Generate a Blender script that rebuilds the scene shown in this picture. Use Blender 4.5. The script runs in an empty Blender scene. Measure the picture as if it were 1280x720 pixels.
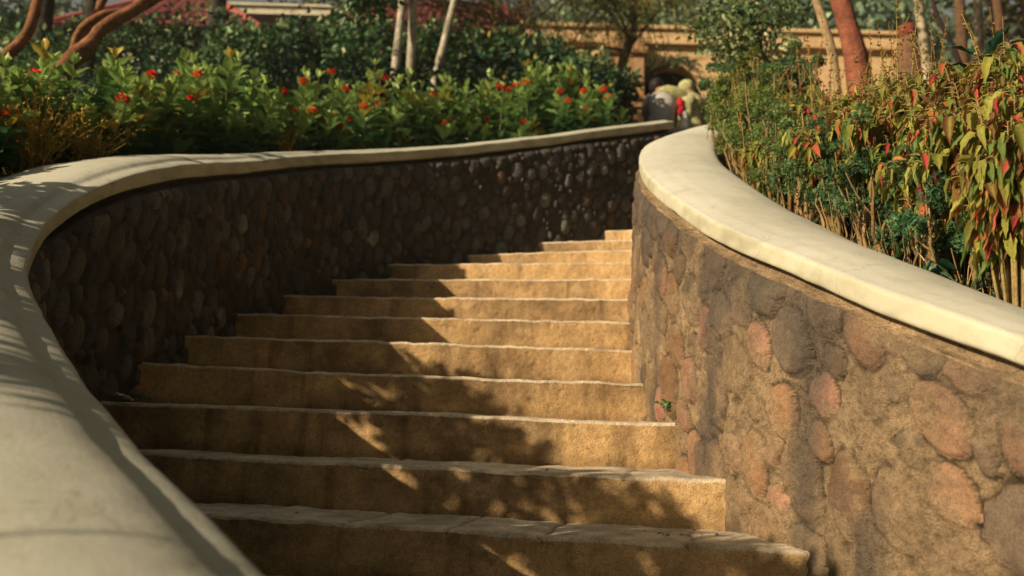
import bpy, math, random
import numpy as np
from mathutils import Vector, Matrix, Euler

scene = bpy.context.scene
R = math.radians

# ------------------------------------------------------------------ camera
EYE = 0.4275
PITCH, ROLL = R(8.36), R(1.5)
cam_d = bpy.data.cameras.new('camera')
cam = bpy.data.objects.new('camera', cam_d)
scene.collection.objects.link(cam)
scene.camera = cam
cam_d.sensor_width = 36.0
cam_d.lens = 36.0 * 1136.0 / 1280.0
cam_d.clip_start = 0.02
cam_d.clip_end = 2000.0
fw = Vector((0, math.cos(PITCH), math.sin(PITCH)))
rt = Vector((1, 0, 0)); up = rt.cross(fw)
rt2 = math.cos(ROLL) * rt + math.sin(ROLL) * up
up2 = rt2.cross(fw)
cam.matrix_world = Matrix(((rt2.x, up2.x, -fw.x, 0), (rt2.y, up2.y, -fw.y, 0), (rt2.z, up2.z, -fw.z, EYE), (0, 0, 0, 1)))
cam_d.dof.use_dof = True
cam_d.dof.focus_distance = 2.5
cam_d.dof.aperture_fstop = 3.0

# ------------------------------------------------------------------ light
SUN_AZ = math.atan2(-0.53, -0.848)          # direction towards the sun, in plan
SUN_EL = R(24)
sdir = Vector((math.cos(SUN_AZ) * math.cos(SUN_EL), math.sin(SUN_AZ) * math.cos(SUN_EL), math.sin(SUN_EL)))
w = bpy.data.worlds.new('World'); scene.world = w; w.use_nodes = True
nt = w.node_tree
sky = nt.nodes.new('ShaderNodeTexSky'); sky.sky_type = 'NISHITA'; sky.sun_disc = False
sky.sun_elevation = SUN_EL
sky.sun_rotation = math.atan2(sdir.x, sdir.y)
sky.dust_density = 2.0; sky.air_density = 1.0
hs = nt.nodes.new('ShaderNodeHueSaturation'); hs.inputs['Saturation'].default_value = 0.35
tn = nt.nodes.new('ShaderNodeMix'); tn.data_type = 'RGBA'; tn.blend_type = 'MULTIPLY'; tn.inputs[0].default_value = 1.0; tn.inputs[7].default_value = (1.0, 0.93, 0.75, 1)
nt.links.new(sky.outputs[0], hs.inputs['Color']); nt.links.new(hs.outputs[0], tn.inputs[6]); nt.links.new(tn.outputs[2], nt.nodes['Background'].inputs[0])
nt.nodes['Background'].inputs[1].default_value = 0.05
sl = bpy.data.lights.new('sun', 'SUN'); sl.energy = 5.0; sl.angle = R(0.5); sl.color = (1.0, 0.81, 0.56)
so = bpy.data.objects.new('sun', sl); scene.collection.objects.link(so)
so.rotation_euler = sdir.to_track_quat('Z', 'Y').to_euler()
scene.view_settings.view_transform = 'Standard'
scene.view_settings.look = 'None'
scene.view_settings.exposure = 0.44
scene.view_settings.gamma = 1.0

# ------------------------------------------------------------------ helpers
rng = np.random.default_rng(7)
random.seed(7)

def link(o, parent=None):
    scene.collection.objects.link(o)
    if parent is not None:
        o.parent = parent
    return o

def tag(o, label=None, cat=None, group=None, kind=None):
    if label: o['label'] = label
    if cat: o['category'] = cat
    if group: o['group'] = group
    if kind: o['kind'] = kind
    return o

def empty(name, loc=(0, 0, 0), label=None, cat=None, group=None):
    o = bpy.data.objects.new(name, None)
    o.empty_display_size = 0.1
    o.location = loc
    link(o)
    return tag(o, label, cat, group)

def mesh_data(name, V, F, mats=(), col=None, fmat=None, smooth=True):
    """V (n,3); F list of int arrays (each (m,k)) ; col (n,3) per vertex"""
    if not isinstance(F, list): F = [F]
    V = np.asarray(V, dtype=np.float32)
    F = [np.asarray(f, dtype=np.int32) for f in F if len(f)]
    me = bpy.data.meshes.new(name)
    me.vertices.add(len(V)); me.vertices.foreach_set('co', V.ravel())
    nl = sum(f.size for f in F); nf = sum(len(f) for f in F)
    me.loops.add(nl); me.polygons.add(nf)
    me.loops.foreach_set('vertex_index', np.concatenate([f.ravel() for f in F]))
    tot = np.concatenate([np.full(len(f), f.shape[1], dtype=np.int32) for f in F])
    st = np.concatenate([[0], np.cumsum(tot)[:-1]]).astype(np.int32)
    me.polygons.foreach_set('loop_start', st)
    if fmat is not None: me.polygons.foreach_set('material_index', np.asarray(fmat, dtype=np.int32))
    me.polygons.foreach_set('use_smooth', np.full(nf, smooth))
    me.update(calc_edges=True); me.validate()
    if col is not None:
        a = me.attributes.new('Col', 'FLOAT_COLOR', 'POINT')
        c = np.ones((len(V), 4), dtype=np.float32); c[:, :np.shape(col)[1]] = col
        a.data.foreach_set('color', c.ravel())
    for m in (mats if isinstance(mats, (list, tuple)) else [mats]):
        me.materials.append(m)
    return me

def obj(name, V, F, mats, parent=None, col=None, fmat=None, smooth=True, loc=None):
    o = bpy.data.objects.new(name, mesh_data(name, V, F, mats, col, fmat, smooth))
    if loc is not None: o.location = loc
    return link(o, parent)

def _h(ix, iy, iz, seed):
    n = (ix.astype(np.int64) * 374761393 + iy.astype(np.int64) * 668265263 + iz.astype(np.int64) * 2147483647 + seed * 974634777) & 0xffffffff
    n = ((n ^ (n >> 13)) * 1274126177) & 0xffffffff
    n = (n ^ (n >> 16)) & 0xffffffff
    n = (n * 2246822519) & 0xffffffff
    return ((n ^ (n >> 15)) & 0xffffff) / float(0xffffff)

def noise(P, scale=1.0, seed=0):
    p = np.asarray(P, dtype=np.float64) * scale
    if p.shape[1] == 2: p = np.concatenate([p, np.zeros((len(p), 1))], 1)
    i = np.floor(p); f = p - i; f = f * f * (3 - 2 * f); i = i.astype(np.int64)
    r = 0
    for dx in (0, 1):
        wx = f[:, 0] if dx else 1 - f[:, 0]
        for dy in (0, 1):
            wy = f[:, 1] if dy else 1 - f[:, 1]
            for dz in (0, 1):
                wz = f[:, 2] if dz else 1 - f[:, 2]
                r = r + wx * wy * wz * _h(i[:, 0] + dx, i[:, 1] + dy, i[:, 2] + dz, seed)
    return r * 2 - 1

def fbm(P, scale=1.0, octv=4, seed=0, gain=0.5):
    r = 0; a = 1; s = scale; t = 0
    for k in range(octv):
        r = r + a * noise(P, s, seed + k * 17); t += a; a *= gain; s *= 2.03
    return r / t

def curve(pts, step=0.01):
    """smooth resample of control points (n,k) (first 3 are xyz) at even arc length"""
    P = np.asarray(pts, dtype=float)
    Q = np.vstack([2 * P[0] - P[1], P, 2 * P[-1] - P[-2]])
    out = []
    for i in range(1, len(Q) - 2):
        t = np.linspace(0, 1, 40, endpoint=False)[:, None]
        a, b, c, d = Q[i - 1], Q[i], Q[i + 1], Q[i + 2]
        out.append(0.5 * (2 * b + (c - a) * t + (2 * a - 5 * b + 4 * c - d) * t * t + (3 * b - a - 3 * c + d) * t ** 3))
    out = np.vstack(out + [P[-1:]])
    # light smoothing
    for _ in range(25):
        out[1:-1] = 0.25 * out[:-2] + 0.5 * out[1:-1] + 0.25 * out[2:]
    s = np.concatenate([[0], np.cumsum(np.linalg.norm(np.diff(out[:, :2], axis=0), axis=1))])
    n = max(2, int(s[-1] / step) + 1)
    u = np.linspace(0, s[-1], n)
    out = np.stack([np.interp(u, s, out[:, k]) for k in range(out.shape[1])], 1)
    if step < .02:
        for _ in range(90): out[1:-1] = 0.25 * out[:-2] + 0.5 * out[1:-1] + 0.25 * out[2:]
    return out, u

def grid_faces(nu, nv, off=0, closed_v=False):
    i = np.arange(nu - 1)[:, None]; m = nv if closed_v else nv - 1
    j = np.arange(m)[None, :]; j2 = (j + 1) % nv
    a = i * nv + j; b = (i + 1) * nv + j; c = (i + 1) * nv + j2; d = i * nv + j2
    return np.stack([a + 0 * j, b + 0 * j, c, d], -1).reshape(-1, 4) + off

def normals2d(C):
    t = np.gradient(C[:, :2], axis=0); t /= np.linalg.norm(t, axis=1)[:, None]
    k = 15
    ker = np.ones(2 * k + 1) / (2 * k + 1)
    tp = np.vstack([np.repeat(t[:1], k, 0), t, np.repeat(t[-1:], k, 0)])
    t = np.stack([np.convolve(tp[:, i], ker, 'valid') for i in (0, 1)], 1)
    t /= np.linalg.norm(t, axis=1)[:, None]
    return np.stack([t[:, 1], -t[:, 0]], 1)      # to the right of the travel direction

def smoothstep(a, b, x):
    t = np.clip((x - a) / (b - a), 0, 1); return t * t * (3 - 2 * t)

# ------------------------------------------------------------------ materials
def new_mat(name):
    m = bpy.data.materials.new(name); m.use_nodes = True
    return m, m.node_tree, m.node_tree.nodes['Principled BSDF']

def N(nt, t, **kw):
    n = nt.nodes.new(t)
    for k, v in kw.items():
        if k in n.inputs: n.inputs[k].default_value = v
        else: setattr(n, k, v)
    return n

def coords(nt, scale=1.0):
    tc = nt.nodes.new('ShaderNodeTexCoord'); return tc.outputs['Object']

def noise_node(nt, scale, detail=6, rough=0.6, vec=None):
    n = nt.nodes.new('ShaderNodeTexNoise'); n.inputs['Scale'].default_value = scale
    n.inputs['Detail'].default_value = detail; n.inputs['Roughness'].default_value = rough
    if vec is None: vec = coords(nt)
    nt.links.new(vec, n.inputs['Vector'])
    return n.outputs['Fac']

def ramp(nt, fac, stops):
    r = nt.nodes.new('ShaderNodeValToRGB'); e = r.color_ramp.elements
    while len(e) < len(stops): e.new(0.5)
    for k, (p, c) in enumerate(stops):
        e[k].position = p; e[k].color = (*c, 1) if len(c) == 3 else c
    nt.links.new(fac, r.inputs[0]); return r.outputs['Color']

def mix(nt, a, b, fac, mode='MIX'):
    m = nt.nodes.new('ShaderNodeMix'); m.data_type = 'RGBA'; m.blend_type = mode
    for sock, v in ((m.inputs[0], fac), (m.inputs[6], a), (m.inputs[7], b)):
        if isinstance(v, (int, float)): sock.default_value = v
        elif isinstance(v, tuple): sock.default_value = (*v, 1)
        else: nt.links.new(v, sock)
    return m.outputs[2]

def bump(nt, bs, h, strength=0.5, dist=0.01):
    b = nt.nodes.new('ShaderNodeBump'); b.inputs['Strength'].default_value = strength
    b.inputs['Distance'].default_value = dist
    nt.links.new(h, b.inputs['Height']); nt.links.new(b.outputs[0], bs.inputs['Normal'])

def attr(nt, name='Col'):
    a = nt.nodes.new('ShaderNodeAttribute'); a.attribute_name = name; return a.outputs['Color']

def rough_mat(name, base=None, mid=2.2, masked=False, s1=9, s2=120, amp=0.5, rough=0.9, bstr=0.6, bdist=0.004, stops=None, use_attr=False, spec=0.2):
    m, nt, bs = new_mat(name)
    n1 = noise_node(nt, s1, 8, 0.65); n2 = noise_node(nt, s2, 4, 0.7)
    if use_attr: c = attr(nt)
    else: c = ramp(nt, n1, stops) if stops else base
    g = ramp(nt, n1, [(0.3, (1 - amp,) * 3), (0.7, (1 + amp * .3,) * 3)]) if not stops else (1.0, 1.0, 1.0)
    c = mix(nt, c, g, 1.0, 'MULTIPLY')
    g2 = ramp(nt, n2, [(0.3, (0.58,) * 3), (0.65, (1.15,) * 3)])
    c = mix(nt, c, g2, 1.0, 'MULTIPLY')
    nt.links.new(c, bs.inputs['Base Color'])
    bs.inputs['Roughness'].default_value = rough
    bs.inputs['Specular IOR Level'].default_value = spec
    n3 = noise_node(nt, s2 * .28, 4, 0.6)
    g3 = ramp(nt, n3, [(0.32, (0.64,) * 3), (0.5, (1.0,) * 3), (0.68, (1.18,) * 3)])
    al = 0.55
    if masked: al = [n_ for n_ in nt.nodes if n_.type == 'ATTRIBUTE'][0].outputs['Alpha']
    c = mix(nt, c, g3, al, 'MULTIPLY'); nt.links.new(c, bs.inputs['Base Color'])
    h = nt.nodes.new('ShaderNodeMath'); h.operation = 'MULTIPLY_ADD'; h.inputs[1].default_value = mid
    nt.links.new(n3, h.inputs[0]); nt.links.new(n2, h.inputs[2])
    ho = h.outputs[0]
    if masked:
        mm = nt.nodes.new('ShaderNodeMath'); mm.operation = 'MULTIPLY'; nt.links.new(ho, mm.inputs[0]); nt.links.new(al, mm.inputs[1]); ho = mm.outputs[0]
    bump(nt, bs, ho, bstr, bdist)
    return m

M = {}
M['step'] = rough_mat('weathered_concrete', s1=9, s2=210, use_attr=True, amp=0.35, bstr=0.9, bdist=0.005, mid=1.0)
M['masonry'] = rough_mat('rubble_masonry', s1=26, s2=210, use_attr=True, amp=0.28, bstr=1.0, bdist=0.006, mid=2.0, masked=True)
M['cobble'] = rough_mat('cobble_masonry', s1=30, s2=190, use_attr=True, amp=0.35, bstr=0.5, bdist=0.003, rough=0.75, spec=0.3)
M['soil'] = rough_mat('garden_soil', s1=3, s2=60, bstr=1, bdist=0.02, stops=[(0.3, (.035, .022, .012)), (0.7, (.10, .065, .035))])

def paint_mat():
    m, nt, bs = new_mat('cream_painted_plaster')
    n1 = noise_node(nt, 2.2, 8, 0.62); n2 = noise_node(nt, 90, 5, 0.7); n3 = noise_node(nt, 14, 6, 0.7)
    c = ramp(nt, n1, [(0.25, (.50, .49, .40)), (0.5, (.585, .575, .49)), (0.75, (.63, .62, .54))])
    c = mix(nt, c, ramp(nt, n3, [(0.28, (.80, .80, .74)), (0.5, (1, 1, 1))]), 0.8, 'MULTIPLY')
    c = mix(nt, c, attr(nt), 1.0, 'MULTIPLY')
    vo = nt.nodes.new('ShaderNodeTexVoronoi'); vo.feature = 'DISTANCE_TO_EDGE'; vo.inputs['Scale'].default_value = 1.7
    wn = nt.nodes.new('ShaderNodeVectorMath'); wn.operation = 'MULTIPLY_ADD'
    nz = nt.nodes.new('ShaderNodeTexNoise'); nz.inputs['Scale'].default_value = 7; nz.inputs['Detail'].default_value = 6; nt.links.new(coords(nt), nz.inputs['Vector'])
    nt.links.new(nz.outputs['Color'], wn.inputs[0]); wn.inputs[1].default_value = (.35, .35, .35); nt.links.new(coords(nt), wn.inputs[2]); nt.links.new(wn.outputs[0], vo.inputs['Vector'])
    c = mix(nt, c, ramp(nt, vo.outputs['Distance'], [(0.0, (.62, .58, .48)), (0.006, (1, 1, 1))]), .55, 'MULTIPLY')
    sp = ramp(nt, n2, [(0.24, (.55, .5, .4)), (0.31, (1, 1, 1))])
    c = mix(nt, c, sp, 0.55, 'MULTIPLY')
    nt.links.new(c, bs.inputs['Base Color'])
    bs.inputs['Roughness'].default_value = 0.62; bs.inputs['Specular IOR Level'].default_value = 0.3
    h = nt.nodes.new('ShaderNodeMath'); h.operation = 'ADD'
    nt.links.new(n2, h.inputs[0]); nt.links.new(n3, h.inputs[1])
    bump(nt, bs, h.outputs[0], 0.35, 0.003)
    return m
M['paint'] = paint_mat()

# ------------------------------------------------------------------ plan of the place (metres)
RISE = 0.15
SL = [(-1.28, 2.40, 0.0), (-0.871, 2.59, 0.15), (-1.199, 2.95, 0.30), (-1.446, 3.15, 0.463), (-1.404, 3.35, 0.606), (-1.383, 3.75, 0.748),
      (-1.383, 4.27, 0.9), (-1.337, 4.74, 1.05), (-1.102, 5.11, 1.2), (-0.754, 5.42, 1.351), (-0.425, 5.86, 1.5), (0.102, 6.14, 1.65),
      (0.569, 6.45, 1.8), (0.95, 6.75, 1.95), (1.3, 7.05, 2.10), (1.6, 7.35, 2.25)]
SR = [(0.95, 1.80, 0.0), (0.741, 2.15, 0.15), (0.618, 2.5, 0.287), (0.555, 2.93, 0.434), (0.523, 3.35, 0.577), (0.552, 3.75, 0.736),
      (0.585, 4.1, 0.888), (0.638, 4.48, 1.05), (0.68, 4.78, 1.2), (0.731, 5.14, 1.351), (0.785, 5.52, 1.499), (0.843, 5.93, 1.649),
      (0.898, 6.32, 1.799), (1.5, 6.45, 1.95), (1.9, 6.7, 2.10), (2.2, 6.95, 2.25)]
# lower face edge of the two copings
CL = [(0.75, -0.25, -0.34), (0.55, 0.08, -0.20), (0.32, 0.38, -0.06), (0.08, 0.64, 0.06), (-0.12, 0.86, 0.14), (-0.271, 1.02, 0.20), (-0.397, 1.18, 0.25), (-0.569, 1.4, 0.316),
      (-0.75, 1.6, 0.404), (-0.942, 1.85, 0.512), (-1.145, 2.15, 0.62), (-1.335, 2.45, 0.741), (-1.45, 2.68, 0.87), (-1.50, 2.85, 0.98),
      (-1.487, 3.02, 1.10), (-1.457, 3.2, 1.20), (-1.426, 3.4, 1.29), (-1.389, 4.0, 1.495), (-1.30, 4.6, 1.69), (-1.118, 5.05, 1.858), (-0.72, 5.55, 2.04), (-0.24, 5.93, 2.214),
      (0.559, 6.44, 2.497), (1.24, 6.95, 2.765)]
CR = [(2.3, 0.2, -0.16), (1.78, 0.75, 0.10), (1.40, 1.15, 0.29), (1.15, 1.46, 0.43), (0.97, 1.72, 0.555), (0.84, 1.96, 0.67), (0.73, 2.24, 0.80), (0.65, 2.50, 0.905),
      (0.595, 2.83, 1.045), (0.56, 3.10, 1.17), (0.545, 3.40, 1.30), (0.56, 3.75, 1.44), (0.605, 4.2, 1.625), (0.70, 4.7, 1.845), (0.871, 5.25, 2.07), (1.12, 5.7, 2.26), (1.5, 6.05, 2.40), (2.1, 6.4, 2.55), (3.0, 6.7, 2.70)]
CLc, CLs = curve(CL, 0.01); CRc, CRs = curve(CR, 0.01)
CLn = normals2d(CLc)            # left wall runs uphill, the stairs are on its right
CRn = -normals2d(CRc)           # the stairs are on the left of the right wall
# n = towards the stairs ; outward = -n

def near(C, xy):
    out = np.empty(len(xy)); idx = np.empty(len(xy), dtype=int)
    c = C[::5]
    for k in range(0, len(xy), 4000):
        d = np.linalg.norm(xy[k:k + 4000, None, :] - c[None, :, :2], axis=2)
        idx[k:k + 4000] = d.argmin(1) * 5; out[k:k + 4000] = d.min(1)
    return out, idx

def hill(y):
    return np.interp(y, [-300, -5, 0, 3, 6.5, 10.5, 16, 25, 60, 300], [-1.2, -1.0, 0.1, 1.15, 2.3, 3.48, 4.5, 5.2, 6, 8])

def inside(xy):
    a = CLc[::8, :2] - CLn[::8] * 0.17; b = CRc[::8, :2] - CRn[::8] * 0.17
    poly = np.vstack([a, [[2.0, 7.5], [3.0, 7.0]], b[::-1], [[2.2, -3], [-0.0, -3]]])
    x, y = xy[:, 0], xy[:, 1]; r = np.zeros(len(xy), bool)
    j = len(poly) - 1
    for i in range(len(poly)):
        xi, yi = poly[i]; xj, yj = poly[j]
        c = ((yi > y) != (yj > y)) & (x < (xj - xi) * (y - yi) / (yj - yi + 1e-12) + xi)
        r ^= c; j = i
    return r

def ground_z(xy):
    xy = np.asarray(xy, dtype=float)
    dl, il = near(CLc, xy); dr, ir = near(CRc, xy)
    zl = CLc[il, 2]; zr = CRc[ir, 2]
    zc = np.where(dl < dr, zl, zr); d = np.minimum(dl, dr)
    wgt = np.exp(-np.maximum(d - 0.35, 0) / 1.2)
    z = (zc - 0.02) * wgt + hill(xy[:, 1]) * (1 - wgt)
    z = z + 0.03 * fbm(np.c_[xy, xy[:, :1] * 0], 1.3, 3, 5)
    ins = inside(xy)
    zin = np.interp(xy[:, 1], [-3, 0, 2, 7, 7.6], [-1.2, -0.9, -0.35, 1.6, 2.2]) - 0.12
    return np.where(ins, zin, z)

def gz(x, y):
    return float(ground_z(np.array([[x, y]]))[0])

# ground sheet
gx = np.unique(np.concatenate([np.linspace(-400, -30, 12), np.linspace(-30, -6, 25), np.arange(-6, 7, 0.09), np.linspace(7, 30, 24), np.linspace(30, 400, 12)]))
gy = np.unique(np.concatenate([np.linspace(-400, -20, 10), np.linspace(-20, -3, 14), np.arange(-3, 12, 0.09), np.linspace(12, 40, 30), np.linspace(40, 500, 14)]))
XX, YY = np.meshgrid(gx, gy, indexing='ij')
xy = np.c_[XX.ravel(), YY.ravel()]
tag(obj('ground', np.c_[xy, ground_z(xy)], grid_faces(len(gx), len(gy)), M['soil']), kind='structure')

# ------------------------------------------------------------------ staircase
stairs = empty('staircase', (0, 2, 0), 'curving outdoor stair of worn golden brown concrete steps between the two walls', 'staircase')
SLa = np.array(SL); SRa = np.array(SR)
ext = []
for k in range(len(SL)):
    a, b = SLa[k].copy(), SRa[k].copy(); d = b - a
    L = np.linalg.norm(d[:2]); u = d / L
    la = {0: .35, 1: .75, 2: .5, 3: .25, 4: .25, 5: .25}.get(k, .2)
    ra = {0: .5, 1: .3, 2: .3, 3: .25}.get(k, .25 if k < 8 else [.4, .5, .65, .8, .9, .6, .5, .5][k - 8])
    ext.append((a - u * la * np.array([1, 1, 0.6]), b + u * ra * np.array([1, 1, 0.6])))
for k in range(0, -6, -1):      # steps going down out of view, below the first
    a, b = ext[0]
    sh = np.array([0.16, -0.36, -RISE])
    ext.insert(0, (a + sh, b + sh))
steps0 = 6                       # index of step number 0
def make_step(k):
    a, b = ext[k]; num = k - steps0
    big = 1 <= num + 1
    nu = 330 if -1 <= num <= 14 else 60
    u = np.linspace(0, 1, nu)
    F = a[None] * (1 - u[:, None]) + b[None] * u[:, None]
    if k + 1 < len(ext): a2, b2 = ext[k + 1]
    else: a2, b2 = a + np.array([.3, .3, 0.15]), b + np.array([.3, .3, 0.15])
    B = a2[None] * (1 - u[:, None]) + b2[None] * u[:, None]
    # keep the back line behind its own front line at every u
    d = (b - a)[:2]; d /= np.linalg.norm(d); nrm = np.array([-d[1], d[0]])
    dep = np.maximum(((B - F)[:, :2] * nrm).sum(1), 0.22) + 0.05
    # gentle waviness of the front line and height
    su = u * np.linalg.norm((b - a)[:2])
    key = np.c_[su, su * 0 + num * 3.7]
    wav = 0.010 * fbm(key, 2.2, 3, 11) + 0.004 * fbm(key, 14, 3, 12)
    wz = 0.007 * fbm(key, 2.0, 3, 21) + 0.0045 * fbm(key, 16, 4, 22)
    rise = RISE + 0.05
    nr, nn, ntd = 30, 6, 22
    prof = []
    for t in np.linspace(0, 1, nr): prof.append((0.012 * (t - 0.5) * 0.6, -rise + t * (rise - 0.012), 0))
    for t in np.linspace(0.15, 1, nn): an = t * math.pi / 2; prof.append((0.012 * (1 - math.cos(an)) + 0.0036, -0.012 + 0.012 * math.sin(an), 1))
    for t in np.linspace(0.06, 1, ntd): prof.append((t, 0.0, 2))
    nv = len(prof); V = np.zeros((nu, nv, 3)); part = np.zeros((nu, nv))
    for j, (o, z, kd) in enumerate(prof):
        off = wav + (o if kd < 2 else 0.016 + (dep - 0.016) * o)
        V[:, j, :2] = F[:, :2] + nrm[None] * off[:, None]
        V[:, j, 2] = F[:, 2] + z + wz * (1 if kd or j > 20 else j / 20) + (0.004 * o if kd == 2 else 0)
        part[:, j] = kd
    P = V.reshape(-1, 3); part = part.ravel()
    n3 = np.where(part[:, None] == 2, np.array([[0, 0, 1.0]]), np.where(part[:, None] == 1, np.array([[-nrm[0] * .7, -nrm[1] * .7, .7]]), np.array([[-nrm[0], -nrm[1], 0]])))
    lump = 0.006 * fbm(P, 7, 3, 31) + 0.0022 * fbm(P, 45, 3, 33)
    pits = -0.005 * smoothstep(0.62, 0.78, noise(P, 55, 35)) * (part < 2)
    P = P + n3 * (lump * np.where(part == 2, .5, 1) + pits)[:, None]
    # colour: golden risers with darker damp patches, treads and rims paler from dust plus painted-in sky light
    q = fbm(P, 3.1, 4, 41); q2 = fbm(P, 13, 4, 43)
    c0 = np.array([.66, .43, .20]); c1 = np.array([.34, .22, .11]); c2 = np.array([.74, .52, .27])
    t = smoothstep(-.25, .45, q + .4 * q2)[:, None]
    col = c0 * (1 - t) + c1 * t
    t2 = smoothstep(.12, .5, q2 - .3 * q)[:, None]
    col = col * (1 - .5 * t2) + c2 * .5 * t2
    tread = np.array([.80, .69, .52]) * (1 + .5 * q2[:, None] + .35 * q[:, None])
    zr = P[:, 2] - np.repeat(F[:, 2], nv)
    drip = smoothstep(.12, .5, fbm(np.c_[np.repeat(su, nv) * 1.0, zr * .10, np.full(len(P), num * 5.1)], 16, 4, 47)) * (part == 0)
    foot_dark = smoothstep(-.10, -.15, zr + .02 * q2) * (part == 0) * .35  # riser colour gets darker towards its foot
    col = col * (1 - .34 * drip - foot_dark)[:, None]
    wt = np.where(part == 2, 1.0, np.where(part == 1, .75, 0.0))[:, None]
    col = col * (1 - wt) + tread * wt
    if num <= 2:           # mortar joints across the lowest visible treads
        P2 = P.reshape(nu, nv, 3); C2 = col.reshape(nu, nv, 3); rr = random.Random(5 + num)
        x = 0.12
        while x < su[-1]:
            wv = x + 0.02 * fbm(np.c_[np.arange(nv) * .15, np.full(nv, x)], 1.0, 3, 51)
            for j in range(nr, nv):
                m_ = np.exp(-((su - wv[j]) / 0.006) ** 2)
                P2[:, j, 2] -= 0.007 * m_
                C2[:, j] *= (1 - .62 * m_)[:, None]
            x += rr.uniform(.24, .42) if num <= 1 else rr.uniform(.5, .9)
        P = P2.reshape(-1, 3); col = C2.reshape(-1, 3)
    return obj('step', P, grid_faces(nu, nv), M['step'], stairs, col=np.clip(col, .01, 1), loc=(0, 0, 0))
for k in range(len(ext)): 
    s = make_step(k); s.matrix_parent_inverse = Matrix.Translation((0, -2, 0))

# ------------------------------------------------------------------ walls
def stone_field(S, H, seed, wmin, wmax, hmin, hmax, gap, keep=1.0, ang=.3):
    """loosely packed stones in a running strip: (s, h, a, b, angle, power)"""
    r = np.random.default_rng(seed); L = []
    cell = wmax * 1.6; gridd = {}
    def ok(s_, h_, a, b):
        for i in range(int((s_ - .2) / cell), int((s_ + .2) / cell) + 1):
            for (x, y, p, q) in gridd.get(i, ()):
                if ((s_ - x) / (a + p + gap)) ** 2 + ((h_ - y) / (b + q + gap)) ** 2 < 1: return False
        return True
    ntry = int(S * H / (wmin * hmin) * 16)
    for k in range(ntry):
        f = max(0.0, 1 - k / ntry * 1.25)            # large ones first, small ones fill the gaps
        a = (wmin + (wmax - wmin) * f * r.uniform(.6, 1)) / 2; b = (hmin + (hmax - hmin) * f * r.uniform(.5, 1)) / 2
        s_, h_ = r.uniform(0, S), r.uniform(-.0, H)
        if ok(s_, h_, a, b):
            gridd.setdefault(int(s_ / cell), []).append((s_, h_, a, b))
            if r.random() < keep: L.append((s_, h_, a, b, r.uniform(-ang, ang), r.uniform(1.9, 3.0)))
    return L

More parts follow.
